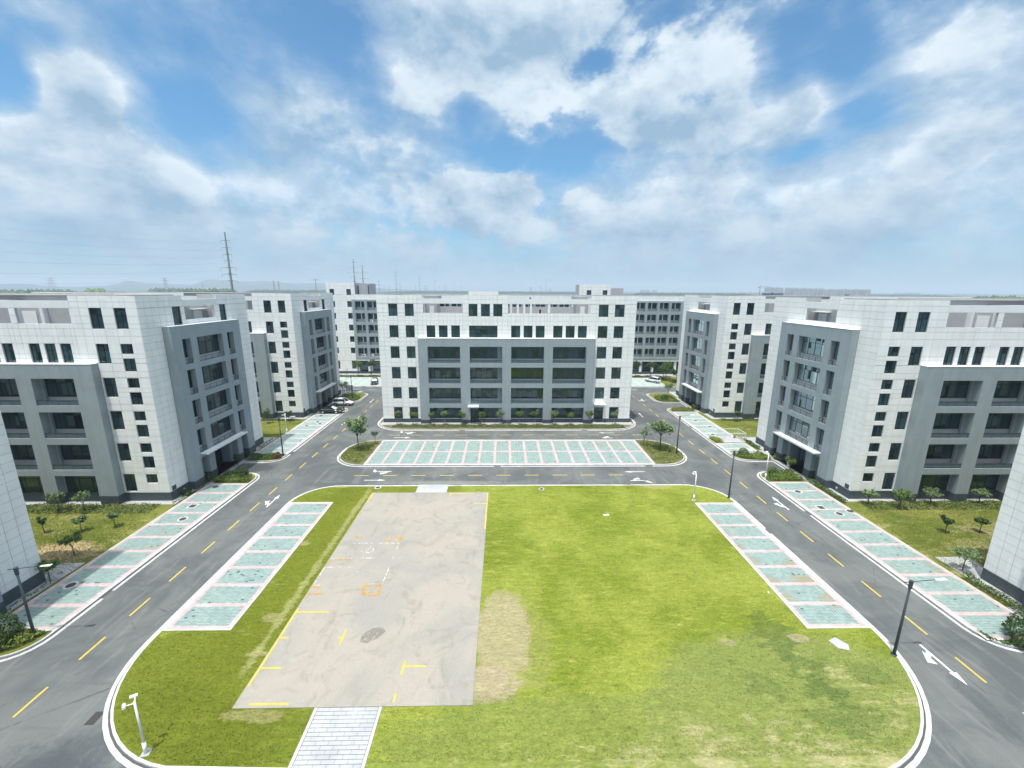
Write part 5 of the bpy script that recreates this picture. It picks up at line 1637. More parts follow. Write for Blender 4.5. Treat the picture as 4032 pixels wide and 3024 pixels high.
def blades(name, n, x0, x1, y0, y1, mt_, h, avoid=(), par=None, wd=0.035):
    x = rg.uniform(x0, x1, n); y = y0 + (y1 - y0) * rg.uniform(0, 1, n) ** 1.35
    keep = np.ones(n, bool)
    for (a, b_, c, d) in avoid: keep &= ~((x > a) & (x < b_) & (y > c) & (y < d))
    if par is lawn:
        for cx_, cy_, rr, sg in ((-17.5, 27.4, 8.7, -1), (18.45, 28.0, 10.3, 1)):
            out = ((x - cx_) * sg > 0) & (y < cy_) & (np.hypot(x - cx_, y - cy_) > rr)
            keep &= ~out
        for cx_, sg in ((-21.9, -1), (24.5, 1)):
            keep &= ~(((x - cx_) * sg > 0) & (y > 48.3) & (np.hypot(x - cx_, y - 48.3) > 4.3))
    x, y = x[keep], y[keep]; n = len(x)
    a = rg.uniform(0, np.pi, n); hh = h * rg.uniform(0.4, 1.2, n)
    lx, ly = rg.normal(0, 0.03, n), rg.normal(0, 0.03, n)
    v = np.zeros((n, 3, 3))
    v[:, 0] = np.stack([x - np.cos(a) * wd, y - np.sin(a) * wd, np.full(n, 0.115)], 1)
    v[:, 1] = np.stack([x + np.cos(a) * wd, y + np.sin(a) * wd, np.full(n, 0.115)], 1)
    v[:, 2] = np.stack([x + lx, y + ly, 0.12 + hh], 1)
    me = bpy.data.meshes.new(name)
    me.vertices.add(n * 3); me.vertices.foreach_set('co', v.reshape(-1))
    me.loops.add(n * 3); me.loops.foreach_set('vertex_index', np.arange(n * 3, dtype=np.int32))
    me.polygons.add(n); me.polygons.foreach_set('loop_start', np.arange(0, n * 3, 3, dtype=np.int32))
    try: me.polygons.foreach_set('loop_total', np.full(n, 3, dtype=np.int32))
    except Exception: pass
    me.materials.append(MT[mt_]); me.update(); me.validate()
    o = link(bpy.data.objects.new(name, me), par)
    o['kind'] = 'stuff'
    return o


AV = [(-17.2, -1.8, 21.7, 51.0), (-26.5, -21.0, 28.0, 48.6), (23.8, 29.2, 27.6, 48.0), (-12.0, -7.6, 17, 54), (-2.0, 1.8, 22.5, 31.5)]
blades('grass_blades', 90000, -26.3, 28.9, 18.6, 52.7, 'lawn', 0.06, AV, lawn)
blades('grass_blades', 16000, -62, -40.3, 35, 46, 'bladeb', 0.14, [], verge_l, 0.03)
blades('grass_blades', 16000, 42.7, 64, 35, 46, 'bladeb', 0.14, [], verge_r, 0.03)
blades('grass_blades', 5000, -60, -40.3, 71.5, 82, 'bladeb', 0.14, [], verge_l, 0.03)
blades('grass_blades', 5000, 42.7, 62, 71.5, 82, 'bladeb', 0.14, [], verge_r, 0.03)
# scraps of litter on the lawn
for k, (x, y, r, lb) in enumerate([(12.1, 45.0, 0.34, 'small white panel lying on the right part of the lawn'), (23.3, 31.8, 0.12, 'tiny pale scrap on the grass beside the right car park')]):
    o = MB().box((-r, -r * 0.4, 0.0), (r, r * 0.4, 0.07)).build('litter', MT['whitemetal'])
    o.location = (x, y, 0.15); o.rotation_euler = (0, 0, 0.1 + k)
    tag(o, lb, 'litter')


# ------------------------------------------------------------------ lamp posts, camera poles
def lamp(x, y, armdir, label, h=6.0, arm=1.7, tw=0.0):
    e = tag(empty('street_lamp', (x, y, 0.12)), label, 'street lamp', 'dark street lamps beside the roads')
    MB().tube((0, 0, 0), (0, 0, h * 0.93), 0.105, 0.065, 10).tube((0, 0, 0), (0, 0, 0.06), 0.2, 0.2, 10).build('post', MT['pole'], e, True)
    MB().tube((0, 0, h * 0.90), (0, 0, h), 0.11, 0.13, 10).build('head', MT['pole'], e)
    c, s_ = math.cos(armdir), math.sin(armdir)
    MB().tube((-c * 0.55, -s_ * 0.55, h - 0.14), (c * arm, s_ * arm, h + 0.06), 0.03, 0.025, 6).build('arm', MT['pole'], e)
    mb = MB()
    p = Vector((c * arm, s_ * arm, h + 0.07)); q = Vector((c * (arm + 0.75), s_ * (arm + 0.75), h + 0.12)); n = Vector((-s_, c, 0)) * 0.13
    dn = Vector((0, 0, -0.05))
    top = [p - n * 0.5, q - n, q + n, p + n * 0.5]
    mb.poly(top); mb.poly([v + dn for v in top][::-1])
    for i in range(4):
        j = (i + 1) % 4
        mb.poly([top[i] + dn, top[j] + dn, top[j], top[i]])
    mb.build('lamp_head', MT['whitemetal'], e)
    return e


lamp(-35.45, 27.7, 0.05, 'dark street lamp at the lower left, its arm over the left road', 6.0)
lamp(28.55, 25.3, 0.0, 'dark street lamp on the kerb at lower right, arm over the right road', 6.2)
lamp(28.9, 49.2, 0.05, 'dark street lamp at the upper right corner of the lawn', 6.4)
lamp(-35.1, 63.8, 0.1, 'dark street lamp in the bed with the reddish shrub at left', 6.3)
lamp(28.1, 64.0, 0.15, 'dark street lamp on the right end of the traffic island', 6.5)
lamp(-36.2, 98.6, 0.4, 'thin dark street lamp by the far left crossing', 6.0)
lamp(-35.0, 89.8, 0.3, 'dark street lamp in the bed before the white car at left', 5.6)


def campole(x, y, label, rz=0.0, h=3.6):
    e = tag(empty('camera_pole', (x, y, 0.12), rz), label, 'camera pole', 'white surveillance camera poles')
    MB().tube((0, 0, 0), (0, 0, 0.75), 0.10, 0.10, 10).build('base_tube', MT['whitemetal'], e, True)
    MB().tube((0, 0, 0.75), (0, 0, h), 0.062, 0.055, 10).build('post', MT['whitemetal'], e, True)
    MB().box((-0.22, -0.22, -0.05), (0.22, 0.22, 0.03)).build('foot', MT['path'], e)
    for a in (2.0, 3.6):
        c, s_ = math.cos(a), math.sin(a)
        b_ = MB().tube((0, 0, h - 0.1), (c * 0.42, s_ * 0.42, h - 0.02), 0.03, 0.03, 6).build('bracket', MT['whitemetal'], e)
        k = MB().tube((c * 0.42 - s_ * 0.22, s_ * 0.42 + c * 0.22, h + 0.05), (c * 0.42 + s_ * 0.12, s_ * 0.42 - c * 0.12, h + 0.02), 0.085, 0.085, 8)
        k.build('camera_body', MT['whitemetal'], e)
    return e


campole(-20.35, 19.3, 'white camera pole on the lawn at the lower left corner', 0.2)
campole(24.1, 48.6, 'white camera pole at the corner of the right lawn car park', -0.5)
campole(-39.95, 74.8, 'white camera pole at the edge of the lawn behind the left block', 0.0, 3.4)
campole(37.15, 54.9, 'white camera pole in the green bed at right', -0.4, 3.8)

# white railed enclosure round a utility box on the right car park
e = tag(empty('railed_enclosure', (40.4, 70.3, 0.12)), 'small white railed enclosure with a gate on the right-hand car park', 'fence')
MB().box((-1.85, -1.3, 0), (1.85, 1.35, 0.05)).build('floor_slab', MT['path'], e)
for a, b_ in [((-1.8, -1.25), (1.8, -1.25)), ((1.8, -1.25), (1.8, 1.3)), ((1.8, 1.3), (-1.8, 1.3)), ((-1.8, 1.3), (-1.8, -1.25))]:
    for z in (0.25, 1.75):
        MB().tube((*a, z), (*b_, z), 0.03, n=6).build('rail', MT['whitemetal'], e)
    L = math.hypot(b_[0] - a[0], b_[1] - a[1]); n = max(3, int(L / 0.28))
    for i in range(n + 1):
        x, y = a[0] + (b_[0] - a[0]) * i / n, a[1] + (b_[1] - a[1]) * i / n
        post = i in (0, n)
        piece('post' if post else 'bar', ('bar', post), lambda mb: mb.tube((0, 0, 0), (0, 0, 1.85 if post else 1.75), 0.04 if post else 0.012, n=5), MT['whitemetal'], e, Vector(e.location) + Vector((x, y, 0)))
MB().box((-0.4, -1.32, 0.9), (0.0, -1.29, 1.45)).build('notice', MT['stake'], e)
e = tag(empty('litter_bin', (42.9, 58.6, 0.15)), 'pale round bin beside the right entrance column', 'bin')
MB().tube((0, 0, 0), (0, 0, 0.75), 0.2, 0.24, 12).build('body', MT['palegrey'], e, False); MB().tube((0, 0, 0.75), (0, 0, 0.8), 0.26, 0.24, 12).build('lid', MT['whitemetal'], e)
e = tag(empty('notice_board', (-39.7, 106.6, 0.0)), 'grey board standing by the striped crossing at the far left', 'sign')
MB().box((-0.9, -0.05, 0.7), (0.9, 0.05, 1.9)).build('board', MT['palegrey'], e)
for x in (-0.8, 0.8): MB().tube((x, 0, 0), (x, 0, 1.9), 0.04, n=6).build('post', MT['steel'], e)


# ------------------------------------------------------------------ cars
def car(x, y, rz, paint, label, suv=False, shade=False, scale=1.0):
    """nose towards +x before rotation"""
    e = tag(empty('parked_car', (x, y, 0.145 if (y > 110 or y < 90) else 0.0), rz), label, 'car')
    L, Wd = (4.65, 1.86) if suv else (4.85, 1.82)
    hgt = 1.66 if suv else 1.46
    belt = 1.02 if suv else 0.93
    xs = [-L / 2, -L / 2 + 0.12, -L / 2 + 0.6, -L / 2 + 1.0, -0.6, 0.5, 1.0, L / 2 - 0.75, L / 2 - 0.2, L / 2]
    tp = [0.72, belt - 0.04, belt, belt, belt, belt, belt - 0.02, belt - 0.14, belt - 0.30, 0.52]
    hw = [0.72, 0.82, 0.90, 0.91, 0.91, 0.91, 0.91, 0.88, 0.78, 0.62]
    bt = [0.36, 0.26, 0.22, 0.20, 0.20, 0.20, 0.20, 0.20, 0.24, 0.32]
    mb = MB()
    rings = []
    for X, t_, w_, b_ in zip(xs, tp, hw, bt):
        w_ *= Wd / 1.82
        m_ = (b_ + t_) / 2
        rings.append([(X, -w_ * 0.90, b_), (X, -w_, m_), (X, -w_ * 0.96, t_ - 0.08), (X, -w_ * 0.86, t_), (X, 0, t_ + 0.03), (X, w_ * 0.86, t_), (X, w_ * 0.96, t_ - 0.08), (X, w_, m_), (X, w_ * 0.90, b_)])
    k0 = len(mb.v)
    for r in rings: mb.v += r
    n = 9
    for i in range(len(rings) - 1):
        for j in range(n):
            a, b_ = k0 + i * n + j, k0 + i * n + (j + 1) % n
            mb.f.append((a, a + n, b_ + n, b_)); mb.m.append(0)
    mb.f.append(tuple(k0 + j for j in range(n))); mb.f.append(tuple(k0 + (len(rings) - 1) * n + j for j in range(n - 1, -1, -1))); mb.m += [0, 0]
    body = mb.build('body', MT[paint], e, True)
    sm = body.modifiers.new('s', 'SUBSURF'); sm.levels = 1; sm.render_levels = 1
    # greenhouse: roof with glass all round
    xr0, xr1 = (-1.75, 0.30) if suv else (-1.15, 0.25)
    xb0, xb1 = (-2.15, 1.15) if suv else (-1.95, 1.15)
    wb, wr = 0.80, 0.60
    z0, z1 = belt - 0.01, hgt
    r = MB()
    def ring(x0_, x1_, w_, z): return [(x0_, -w_, z), (x1_, -w_, z), (x1_, w_, z), (x0_, w_, z)]
    lo, hi = ring(xb0, xb1, wb, z0), ring(xr0, xr1, wr, z1 - 0.05)
    rf = ring(xr0 + 0.1, xr1 - 0.12, wr - 0.08, z1)
    r.poly(rf)
    for i in range(4):
        j = (i + 1) % 4
        r.poly([hi[i], hi[j], rf[j], rf[i]])
    r.build('roof', MT[paint], e, True)
    for i in range(4):      # corner pillars
        r2 = MB().tube(Vector(lo[i]) * 1.0, Vector(hi[i]), 0.045, 0.04, 5)
        r2.build('pillar', MT[paint], e)
    nm = ['side_window', 'windscreen', 'side_window', 'rear_window']
    for i in range(4):
        j = (i + 1) % 4
        MB().poly([lo[i], lo[j], hi[j], hi[i]]).build(nm[i], MT['windscreen' if (shade and i == 1) else 'carglass'], e)
    for sy in (-1, 1):
        MB().tube((-0.35, sy * 0.79, z0), (-0.38, sy * 0.61, z1 - 0.06), 0.035, n=5).build('pillar', MT['black'], e)
        MB().tube((xb0 + 0.1, sy * 0.815, z0 + 0.01), (xb1 - 0.1, sy * 0.815, z0 + 0.01), 0.014, n=5).build('trim', MT['chrome'], e)
        MB().box((0.72, sy * 0.92 - 0.09, 0.93), (0.90, sy * 0.92 + 0.09, 1.07)).build('mirror', MT[paint], e)
        MB().box((L / 2 - 0.32, sy * 0.66 - 0.15, 0.56), (L / 2 - 0.06, sy * 0.66 + 0.15, 0.68)).build('headlight', MT['lens'], e)
        MB().box((-L / 2 - 0.01, sy * 0.68 - 0.14, 0.72), (-L / 2 + 0.18, sy * 0.68 + 0.14, 0.84)).build('tail_light', MT['redlens'], e)
        for X in (-1.42, 1.42):
            R0 = 0.35 if suv else 0.325
            w_ = MB().tube((X, sy * 0.70, R0), (X, sy * 0.925, R0), R0, R0, 18).build('wheel', MT['black'], e)
            MB().tube((X, sy * 0.926, R0), (X, sy * 0.935, R0), R0 * 0.68, R0 * 0.66, 14).build('rim', MT['chrome'], w_)
            MB().tube((X, sy * 0.60, R0 + 0.02), (X, sy * 0.915, R0 + 0.02), R0 + 0.07, R0 + 0.07, 18).build('wheel_arch', MT['black'], e)
    MB().box((L / 2 - 0.05, -0.45, 0.40), (L / 2 + 0.012, 0.45, 0.56)).build('grille', MT['black'], e)
    MB().box((L / 2, -0.24, 0.30), (L / 2 + 0.02, 0.24, 0.42)).build('number_plate', MT['lens'], e)
    MB().box((-L / 2 - 0.02, -0.24, 0.55), (-L / 2 + 0.0, 0.24, 0.68)).build('number_plate', MT['lens'], e)
    e.scale = (scale,) * 3
    return e


car(-36.9, 87.55, 0.0, 'blackpaint', 'black saloon parked at the end of the left roadside bays, nose to the road', shade=True)
car(-36.9, 94.3, 0.02, 'whitepaint', 'white crossover standing in the drive behind the black saloon', suv=True)
car(-36.35, 116.8, -1.35, 'blackpaint', 'dark saloon parked in the background lot, left of the main building', shade=True)
car(43.2, 119.0, 2.25, 'whitepaint', 'white hatchback parked in the background lot, right of the main building', suv=True)

# ------------------------------------------------------------------ the country beyond
rf_ = random.Random(77)


def pol(az, D): return (math.sin(math.radians(az)) * D, math.cos(math.radians(az)) * D)


prof = [(-75, 60), (-60, 70), (-48.7, 50), (-47.7, 54), (-46.4, 41), (-44.6, 30), (-42.2, 45), (-41.4, 61), (-40.4, 107), (-39.3, 78), (-36.5, 68), (-35.6, 63), (-33.7, 129),
        (-32, 113), (-29.7, 124), (-28.7, 135), (-25.2, 96), (-22.2, 100), (-19, 60), (-15, 30), (-10, 12), (0, 6), (20, 6), (45, 8), (70, 14)]


def interp(a):
    for (a0, h0), (a1, h1) in zip(prof[:-1], prof[1:]):
        if a0 <= a <= a1: return h0 + (h1 - h0) * (0.5 - 0.5 * math.cos(math.pi * (a - a0) / (a1 - a0)))
    return prof[-1][1]


from mathutils import noise as mn
hv, hf = [], []
NA, NR = 300, 12
for i in range(NA + 1):
    az = -75 + 145 * i / NA
    for j in range(NR + 1):
        D = 5200 + 3200 * j / NR
        k = math.exp(-((D - 6900) / 900.0) ** 2)
        x, y = pol(az, D)
        n_ = mn.noise(Vector((x / 420, y / 420, 0.3)))
        z = -1 + (interp(az) * 1.02 + 5) * k * (1 + 0.10 * n_) + 5 * mn.noise(Vector((x / 90, y / 90, 4)))
        hv.append((x, y, max(-0.9, z) if 0 < j < NR else -0.9))
for i in range(NA):
    for j in range(NR):
        a = i * (NR + 1) + j
        hf.append((a, a + NR + 1, a + NR + 2, a + 1))
me = bpy.data.meshes.new('hills'); me.from_pydata(hv, [], hf); me.materials.append(MT['hill'])
tag(link(bpy.data.objects.new('hills', me)), kind='structure')


def woods(name, az0, az1, D, h, depth, mt_='leafd', label=None):
    mb = MB()
    n = int(abs(az1 - az0) * math.pi / 180 * D / 7)
    for i in range(n):
        for j in range(4):
            az = az0 + (az1 - az0) * (i + rf_.random()) / n
            x, y = pol(az, D + rf_.uniform(0, depth))
            e_ = min(1.0, 6.0 * min(az - az0, az1 - az) / (az1 - az0) + 0.35)
            H_ = h * e_ * rf_.uniform(0.78, 1.0); r = rf_.uniform(4, 8)
            k = len(mb.v); m_ = 7
            mb.v += [(x + r * math.cos(t_), y + r * math.sin(t_), -0.1) for t_ in [2 * math.pi * q / m_ for q in range(m_)]]
            mb.v += [(x + r * 1.0 * math.cos(t_), y + r * math.sin(t_), H_ * 0.72 * rf_.uniform(0.9, 1.1)) for t_ in [2 * math.pi * (q + 0.3) / m_ for q in range(m_)]]
            mb.v.append((x, y, H_))
            for q in range(m_):
                w = (q + 1) % m_
                mb.f.append((k + q, k + w, k + m_ + w, k + m_ + q)); mb.f.append((k + m_ + q, k + m_ + w, k + 2 * m_)); mb.m += [0, 0]
    o = mb.build(name, MT[mt_])
    tag(o, label or 'dark wooded belt on the horizon', 'woodland', None, 'stuff')


woods('woodland', -52, -43.5, 1300, 24, 60, 'leafd', 'dusky wood on the left horizon above the roof edge')
woods('woodland', -43.9, -42.0, 1150, 28, 60, 'leaf', 'green wooded mound on the horizon at left')
woods('woodland', -39.6, -31.0, 1500, 29, 70, 'leafd', 'long green wood on the horizon left of the tall mast')
woods('woodland', -31, -18, 2600, 24, 80, 'leafd', 'dark tree belt on the horizon behind the second left block')
woods('woodland', -16, 16, 3000, 20, 100, 'leafd', 'low tree belt along the horizon behind the main building')
woods('woodland', 16, 31, 2400, 20, 80, 'leafd', 'low tree belt along the right horizon')
woods('woodland', 47.5, 56, 1100, 23, 60, 'leafd', 'dark wood on the horizon at the right edge')
woods('woodland', 55, 70, 700, 20, 60, 'leafd', 'wood far to the right')
woods('woodland', 31, 47.5, 3200, 16, 80, 'leafd', 'tree belt at the foot of the distant towers')
woods('woodland', -62, -46, 210, 13, 30, 'leaf', 'green trees showing through the roof terrace openings at left')
woods('woodland', -40, -27, 175, 16, 40, 'leaf', 'bright green trees beyond the second left block')
woods('woodland', 30, 46, 175, 16, 40, 'leaf', 'green trees beyond the second right block')


# tubular power-line masts
def mast(x, y, h, arms, label, r=0.75, group='steel power line masts'):
    e = tag(empty('power_mast', (x, y, 0)), label, 'pylon', group)
    mb = MB()
    n = 5
    for i in range(n):
        a, b_ = i / n, (i + 1) / n
        mb.tube((0, 0, h * a), (0, 0, h * b_), r * (1 - 0.62 * a), r * (1 - 0.62 * b_), 10)
        if i: mb.tube((0, 0, h * a - 0.15), (0, 0, h * a + 0.15), r * (1 - 0.62 * a) * 1.35, n=10)
    mb.build('shaft', MT['steel'], e, False)
    for z, w in arms:
        for sx in (-1, 1):
            mb = MB().tube((0, 0, z), (sx * w, -0.2 * w, z - 0.10 * w), 0.30, 0.12, 6)
            mb.tube((0, 0, z - 0.5), (sx * w * 0.55, -0.11 * w, z - 0.055 * w), 0.12, 0.07, 5)
            mb.tube((sx * w * 0.96, -0.19 * w, z - 0.1 * w), (sx * w * 0.96, -0.19 * w, z - 0.1 * w - 1.5), 0.09, 0.09, 5)
            mb.build('cross_arm', MT['steel'], e)
    return e


big = [(53.5, 2.6), (49.5, 3.1), (45.6, 2.8), (42.2, 2.2), (38.3, 4.6), (34.5, 4.5), (30.7, 4.7)]
mast(-162.1, 261.3, 58, big, 'nearest and tallest power mast, standing behind the left block', 1.0)
mast(-163.9, 480, 58, [(54.5, 4.5), (49.5, 5), (44.5, 5.5), (39.5, 4.5), (34.5, 4.5), (29, 5)], 'tall power mast, left one of the close pair behind the roof tower', 0.9)
mast(-158.8, 492.9, 52, [(51.7, 3.5), (45.2, 6.5), (38, 7), (30, 6)], 'power mast, right one of the close pair behind the roof tower', 0.95)
far = [(-205.3, 716.4, 40, 1), (-370.5, 1346, 40, 0), (-338.4, 1286.5, 40, 0), (-198.1, 801.4, 58, 2), (-291.3, 1222.7, 45, 1), (-309.6, 1523.9, 45, 0), (-201.4, 1041.5, 58, 2),
       (-175.2, 966.7, 35, 1), (-226.9, 1285.2, 38, 1), (-237.9, 1499.2, 58, 0), (-309.1, 2089.4, 45, 0), (-231.9, 1694, 45, 0), (-237.3, 1776.4, 58, 0), (-346.8, 2662, 45, 0),
       (-242.5, 2126, 58, 0), (-311.1, 3077, 58, 0), (-226.7, 2304.5, 50, 0), (-335.7, 4086.7, 58, 0), (-380, 4984, 58, 0), (-185, 430, 30, 3)]
fl = ['left-most of the smaller masts right of the roof tower', 'first faint bare mast right of the roof tower', 'second faint bare mast right of the roof tower',
      'tallest of the far masts, with five pairs of arms', 'short mast right beside the tallest far mast', 'thin short mast before the second tall far mast', 'second tall far mast, left of the wide-armed one',
      'dark wide-armed mast just above the roof', 'paler wide-armed mast behind the dark one', 'third tall thin mast in the receding line', 'small thin mast left of the thick stub', 'thick short mast stub in the receding line',
      'fourth tall thin mast in the receding line', 'small mast close right of the fourth tall mast', 'fifth tall thin mast in the receding line', 'sixth mast, left one of a close pair', 'sixth mast, right one of a close pair', 'very faint far mast right of the rooftop box',
      'faintest and farthest mast of the line', 'top of a mast peeping over the roof tower at left']
for (x, y, h, k), lb in zip(far, fl):
    arms = {0: [(h - 1, 2.2), (h - 6, 3), (h - 12, 3)], 1: [(h - 1, 4.0), (h - 6, 5), (h - 12, 4.5)], 2: [(h - 1, 4), (h - 7, 3.5), (h - 15, 5), (h - 22, 4), (h - 30, 5)], 3: [(h - 0.5, 4)]}[k]
    if k == 3: h, arms = 35.5, [(35.0, 5)]
    mast(x, y, h, arms, lb, 0.62)


# wires: sagging spans running off to the left
def wire(name, p, q, sag, label):
    mb = MB(); n = 18; prev = None
    p, q = Vector(p), Vector(q)
    for i in range(n + 1):
        t_ = i / n
        c = p.lerp(q, t_); c.z -= sag * 4 * t_ * (1 - t_)
        if prev is not None: mb.tube(prev, c, 0.014, n=4, caps=False)
        prev = c
    tag(mb.build(name, MT['steel']), label, 'power line', 'power lines strung from the masts')


for k, (z, w) in enumerate(big):
    for s_ in (-1, 1):
        lv = ['topmost', 'second', 'third', 'fourth', 'fifth', 'sixth', 'lowest'][k]
        wire('power_line', (-162 + s_ * w, 261, z - 1.8), (-196 + s_ * w, -20, z - 1.0), 6.5, f'{lv} wire running left from the nearest mast, on its {"near" if s_ > 0 else "far"} side')
        wire('power_line', (-162 + s_ * w, 261, z - 1.8), (-163.9 + s_ * w, 480, z - 1.8), 5.5, f'{lv} wire running back from the nearest mast, on its {"near" if s_ > 0 else "far"} side')


def lattice(az, D, h, label, w=7):
    x, y = pol(az, D)
    e = tag(empty('lattice_pylon', (x, y, 0)), label, 'pylon')
    mb = MB()
    lv = [0, 0.25, 0.45, 0.62, 0.76, 0.88, 1.0]; wd = [w / 2, w * 0.38, w * 0.28, w * 0.2, w * 0.17, w * 0.15, w * 0.05]
    C = [(-1, -1), (1, -1), (1, 1), (-1, 1)]
    for i in range(6):
        for c in range(4):
            a, b_ = C[c], C[(c + 1) % 4]
            p = lambda q, l: (q[0] * wd[l], q[1] * wd[l], h * lv[l])
            mb.tube(p(a, i), p(a, i + 1), 0.22, n=4); mb.tube(p(a, i), p(b_, i + 1), 0.13, n=4); mb.tube(p(b_, i), p(a, i + 1), 0.13, n=4)
    mb.build('tower', MT['steel'], e)
    for z in (0.74, 0.87, 0.98):
        MB().tube((-w * 0.75, 0, h * z), (0, 0, h * z + 1), 0.2, n=4).tube((w * 0.75, 0, h * z), (0, 0, h * z + 1), 0.2, n=4).tube((-w * 0.75, 0, h * z), (w * 0.75, 0, h * z), 0.2, n=4).build('cross_arm', MT['steel'], e)


lattice(-45.65, 1500, 48, 'lattice pylon on the far left horizon', 17)
lattice(-37.55, 1400, 51, 'lattice pylon on the horizon left of the tall mast', 12)
lattice(-34.46, 2300, 51, 'small lattice pylon near the pale streak by the hill', 10)
lattice(-27.7, 1500, 50, 'left one of two thin lattice pylons right of the tall mast', 7)
lattice(-27.2, 1480, 48, 'right one of two thin lattice pylons right of the tall mast', 7)

# power station
for az, h, lb in [(3.54, 62, 'left cooling tower on the horizon'), (4.9, 63, 'right cooling tower on the horizon')]:
    x, y = pol(az, 5000)
    e = MB(); N = 20; ks = [0, 0.3, 0.6, 0.8, 1.0]; rr = [24, 20, 16.5, 16.3, 17.5]
    for i in range(4): e.tube((0, 0, h * ks[i]), (0, 0, h * ks[i + 1]), rr[i], rr[i + 1], N, caps=i == 3)
    o = tag(e.build('cooling_tower', MT['tower'], None, True), lb, 'cooling tower', 'cooling towers of the power station'); o.location = (x, y, 0)
x, y = pol(5.54, 5000)
o = tag(MB().tube((0, 0, 0), (0, 0, 134), 6, 4, 12).build('chimney', MT['tower']), 'tall thin chimney beside the cooling towers on the horizon', 'chimney'); o.location = (x, y, 0)
x, y = pol(6.1, 5000)
o = tag(MB().box((-20, -15, 0), (18, 15, 40)).box((-8, -10, 40), (8, 10, 52)).build('boiler_house', MT['tower']), 'low block at the foot of the distant chimney', 'building'); o.location = (x, y, 0)


def tower(az, D, w, dp, h, label, group):
    x, y = pol(az, D)
    e = tag(empty('apartment_tower', (x, y, 0), -math.radians(az) + rf_.uniform(-0.5, 0.5)), label, 'tower block', group)
    mb = MB().box((-w / 2, -dp / 2, 0), (w / 2, dp / 2, h)).box((-w * 0.22, -dp * 0.3, h), (w * 0.22, dp * 0.3, h + 3)).box((-w * 0.5, -dp * 0.62, 0), (-w * 0.12, -dp / 2, h - 1.5)).box((w * 0.12, -dp * 0.62, 0), (w * 0.5, -dp / 2, h - 1.5))
    mb.build('wall', MT['tower'], e)
    st = MB()
    for u in (-0.40, -0.24, 0.0, 0.24, 0.40):
        st.box((w * (u - 0.045), -dp * (0.64 if abs(u) > 0.1 else 0.51), 2), (w * (u + 0.045), -dp * 0.49, h - 2.5))
    st.build('window_strip', MT['towerb'], e)


az = 31.5
k = 0
while az < 40.7:
    D = 2500 + rf_.uniform(-60, 200)
    hh = 6 + (26 + 2500 * (0.0063 - 0.00042 * (az - 31.5))) * (0.9 if 36.8 < az < 37.8 else 1.0) * rf_.uniform(0.93, 1.0)
    if not (33.15 < az < 33.35): tower(az, D, rf_.uniform(10, 15), 13, hh, 'pale apartment tower in the long packed row on the right horizon', 'packed row of apartment towers')
    az += rf_.uniform(0.20, 0.30)
for az in [17.9, 18.5, 19.3]: tower(az, 4200, 38, 20, rf_.uniform(30, 35), 'faint blue tower in the small group above the right gridded facade', 'three faint towers right of centre')
for i in range(14): tower(rf_.uniform(28.9, 31.2), 3600, 28, 16, rf_.uniform(12, 22), 'faint blue-grey block on the horizon left of the crane', 'faint blocks left of the crane')
for i in range(10): tower(42.7 + i * 0.19, 4200, 13, 14, rf_.uniform(17, 23), 'faint tower in the small cluster right of the packed row', 'faint cluster right of the packed row')
for i in range(4): tower(46.8 + i * 0.22, 4600, 14, 14, rf_.uniform(14, 20), 'very faint tower near the right edge of the horizon', 'faint towers near the right edge')
for i in range(10): tower(48.8 + i * 0.25, 5200, 16, 14, rf_.uniform(6, 14), 'barely visible far tower at the right edge', 'barely visible towers at the right edge')

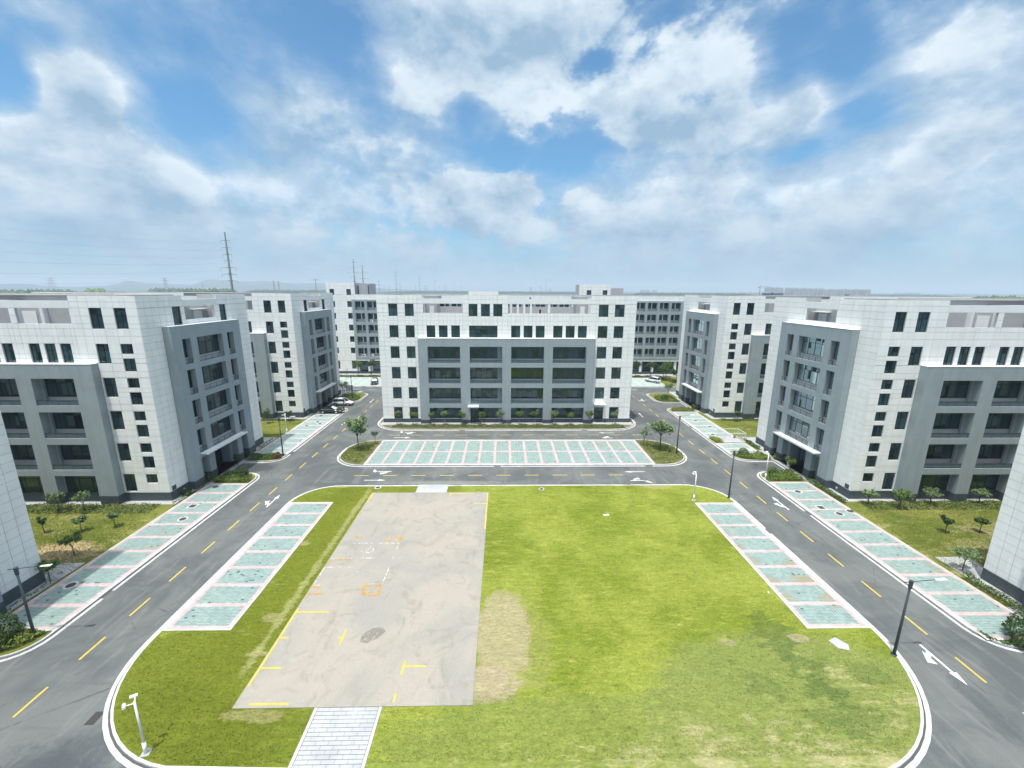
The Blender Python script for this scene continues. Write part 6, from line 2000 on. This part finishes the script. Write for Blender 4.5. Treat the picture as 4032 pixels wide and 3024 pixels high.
# block under construction, with its crane
x, y = pol(32.2, 700)
e = tag(empty('unfinished_building', (x, y, 0), -math.radians(32.2)), 'unfinished concrete block with blue netting beside the crane on the right horizon', 'building')
mb = MB()
for k in range(8): mb.box((-13, 0, k * 3.4), (13, 14, k * 3.4 + 0.8))
for i in range(9): mb.box((-13 + i * 3.18, 0.1, 0), (-12.4 + i * 3.18, 0.7, 24.4))
mb.build('floor_frame', MT['tower'], e)
MB().box((-12.6, 1.5, 0), (12.6, 13.5, 23.8)).build('shaded_interior', MT['towerb'], e)
MB().box((-2.2, -0.3, 0), (1.0, 0.0, 24.6)).build('safety_net', MT['blue'], e)
for k in range(1, 7): MB().box((-11, -0.15, k * 3.4 + 0.8), (-2.6, 0.0, k * 3.4 + 2.0)).build('safety_net', MT['blue'], e); MB().box((1.4, -0.15, k * 3.4 + 0.8), (11.8, 0.0, k * 3.4 + 2.0)).build('safety_net', MT['blue'], e)
x, y = pol(30.9, 800)
e = tag(empty('tower_crane', (x, y, 0), -math.radians(31)), 'tower crane with its jib pointing right above the unfinished block', 'crane')
MB().box((-0.5, -0.5, 0), (0.5, 0.5, 33.5)).build('mast', MT['steel'], e)
MB().box((-2.6, -0.4, 33), (12.5, 0.4, 33.7)).tube((0, 0, 33.7), (0, 0, 35.6), 0.3, n=4).tube((0, 0, 35.6), (8, 0, 33.7), 0.1, n=4).build('jib', MT['steel'], e)
MB().box((-2.8, -0.6, 31.9), (-1.0, 0.6, 33)).build('counterweight', MT['towerb'], e)
x, y = pol(38.92, 210)
o = tag(MB().tube((0, 0, 0), (0, 0, 25.0), 0.75, 0.75, 12).tube((0, 0, 25.0), (0, 0, 25.35), 0.95, 0.95, 12).build('vent_stack', MT['palegrey']), 'pale round vent stack rising behind the right block roof', 'chimney'); o.location = (x, y, 0)
for az, D, w, h, lb in [(-37.0, 2300, 120, 9, 'pale long shed before the hill at left'), (-34.0, 2500, 90, 30, 'long white roof catching the light before the hill')]:
    x, y = pol(az, D)
    o = tag(MB().box((-w / 2, 0, 0), (w / 2, 30, h)).build('shed', MT['white']), lb, 'shed'); o.location = (x, y, 0); o.rotation_euler = (0, 0, -math.radians(az))

# ------------------------------------------------------------------ haze
hz = MB().box((-9400, -9400, -1.1), (9400, 9400, 165))
m = bpy.data.materials.new('haze'); m.use_nodes = True
t = NT(m.node_tree); t.n.clear()
o_ = t.node('ShaderNodeOutputMaterial'); v_ = t.node('ShaderNodeVolumePrincipled')
v_.inputs['Color'].default_value = (0.74, 0.88, 1.0, 1)
v_.inputs['Density'].default_value = 0.00024
v_.inputs['Anisotropy'].default_value = 0.0
t.l.new(v_.outputs[0], o_.inputs['Volume'])
hzo = hz.build('haze', m)
hzo['kind'] = 'stuff'
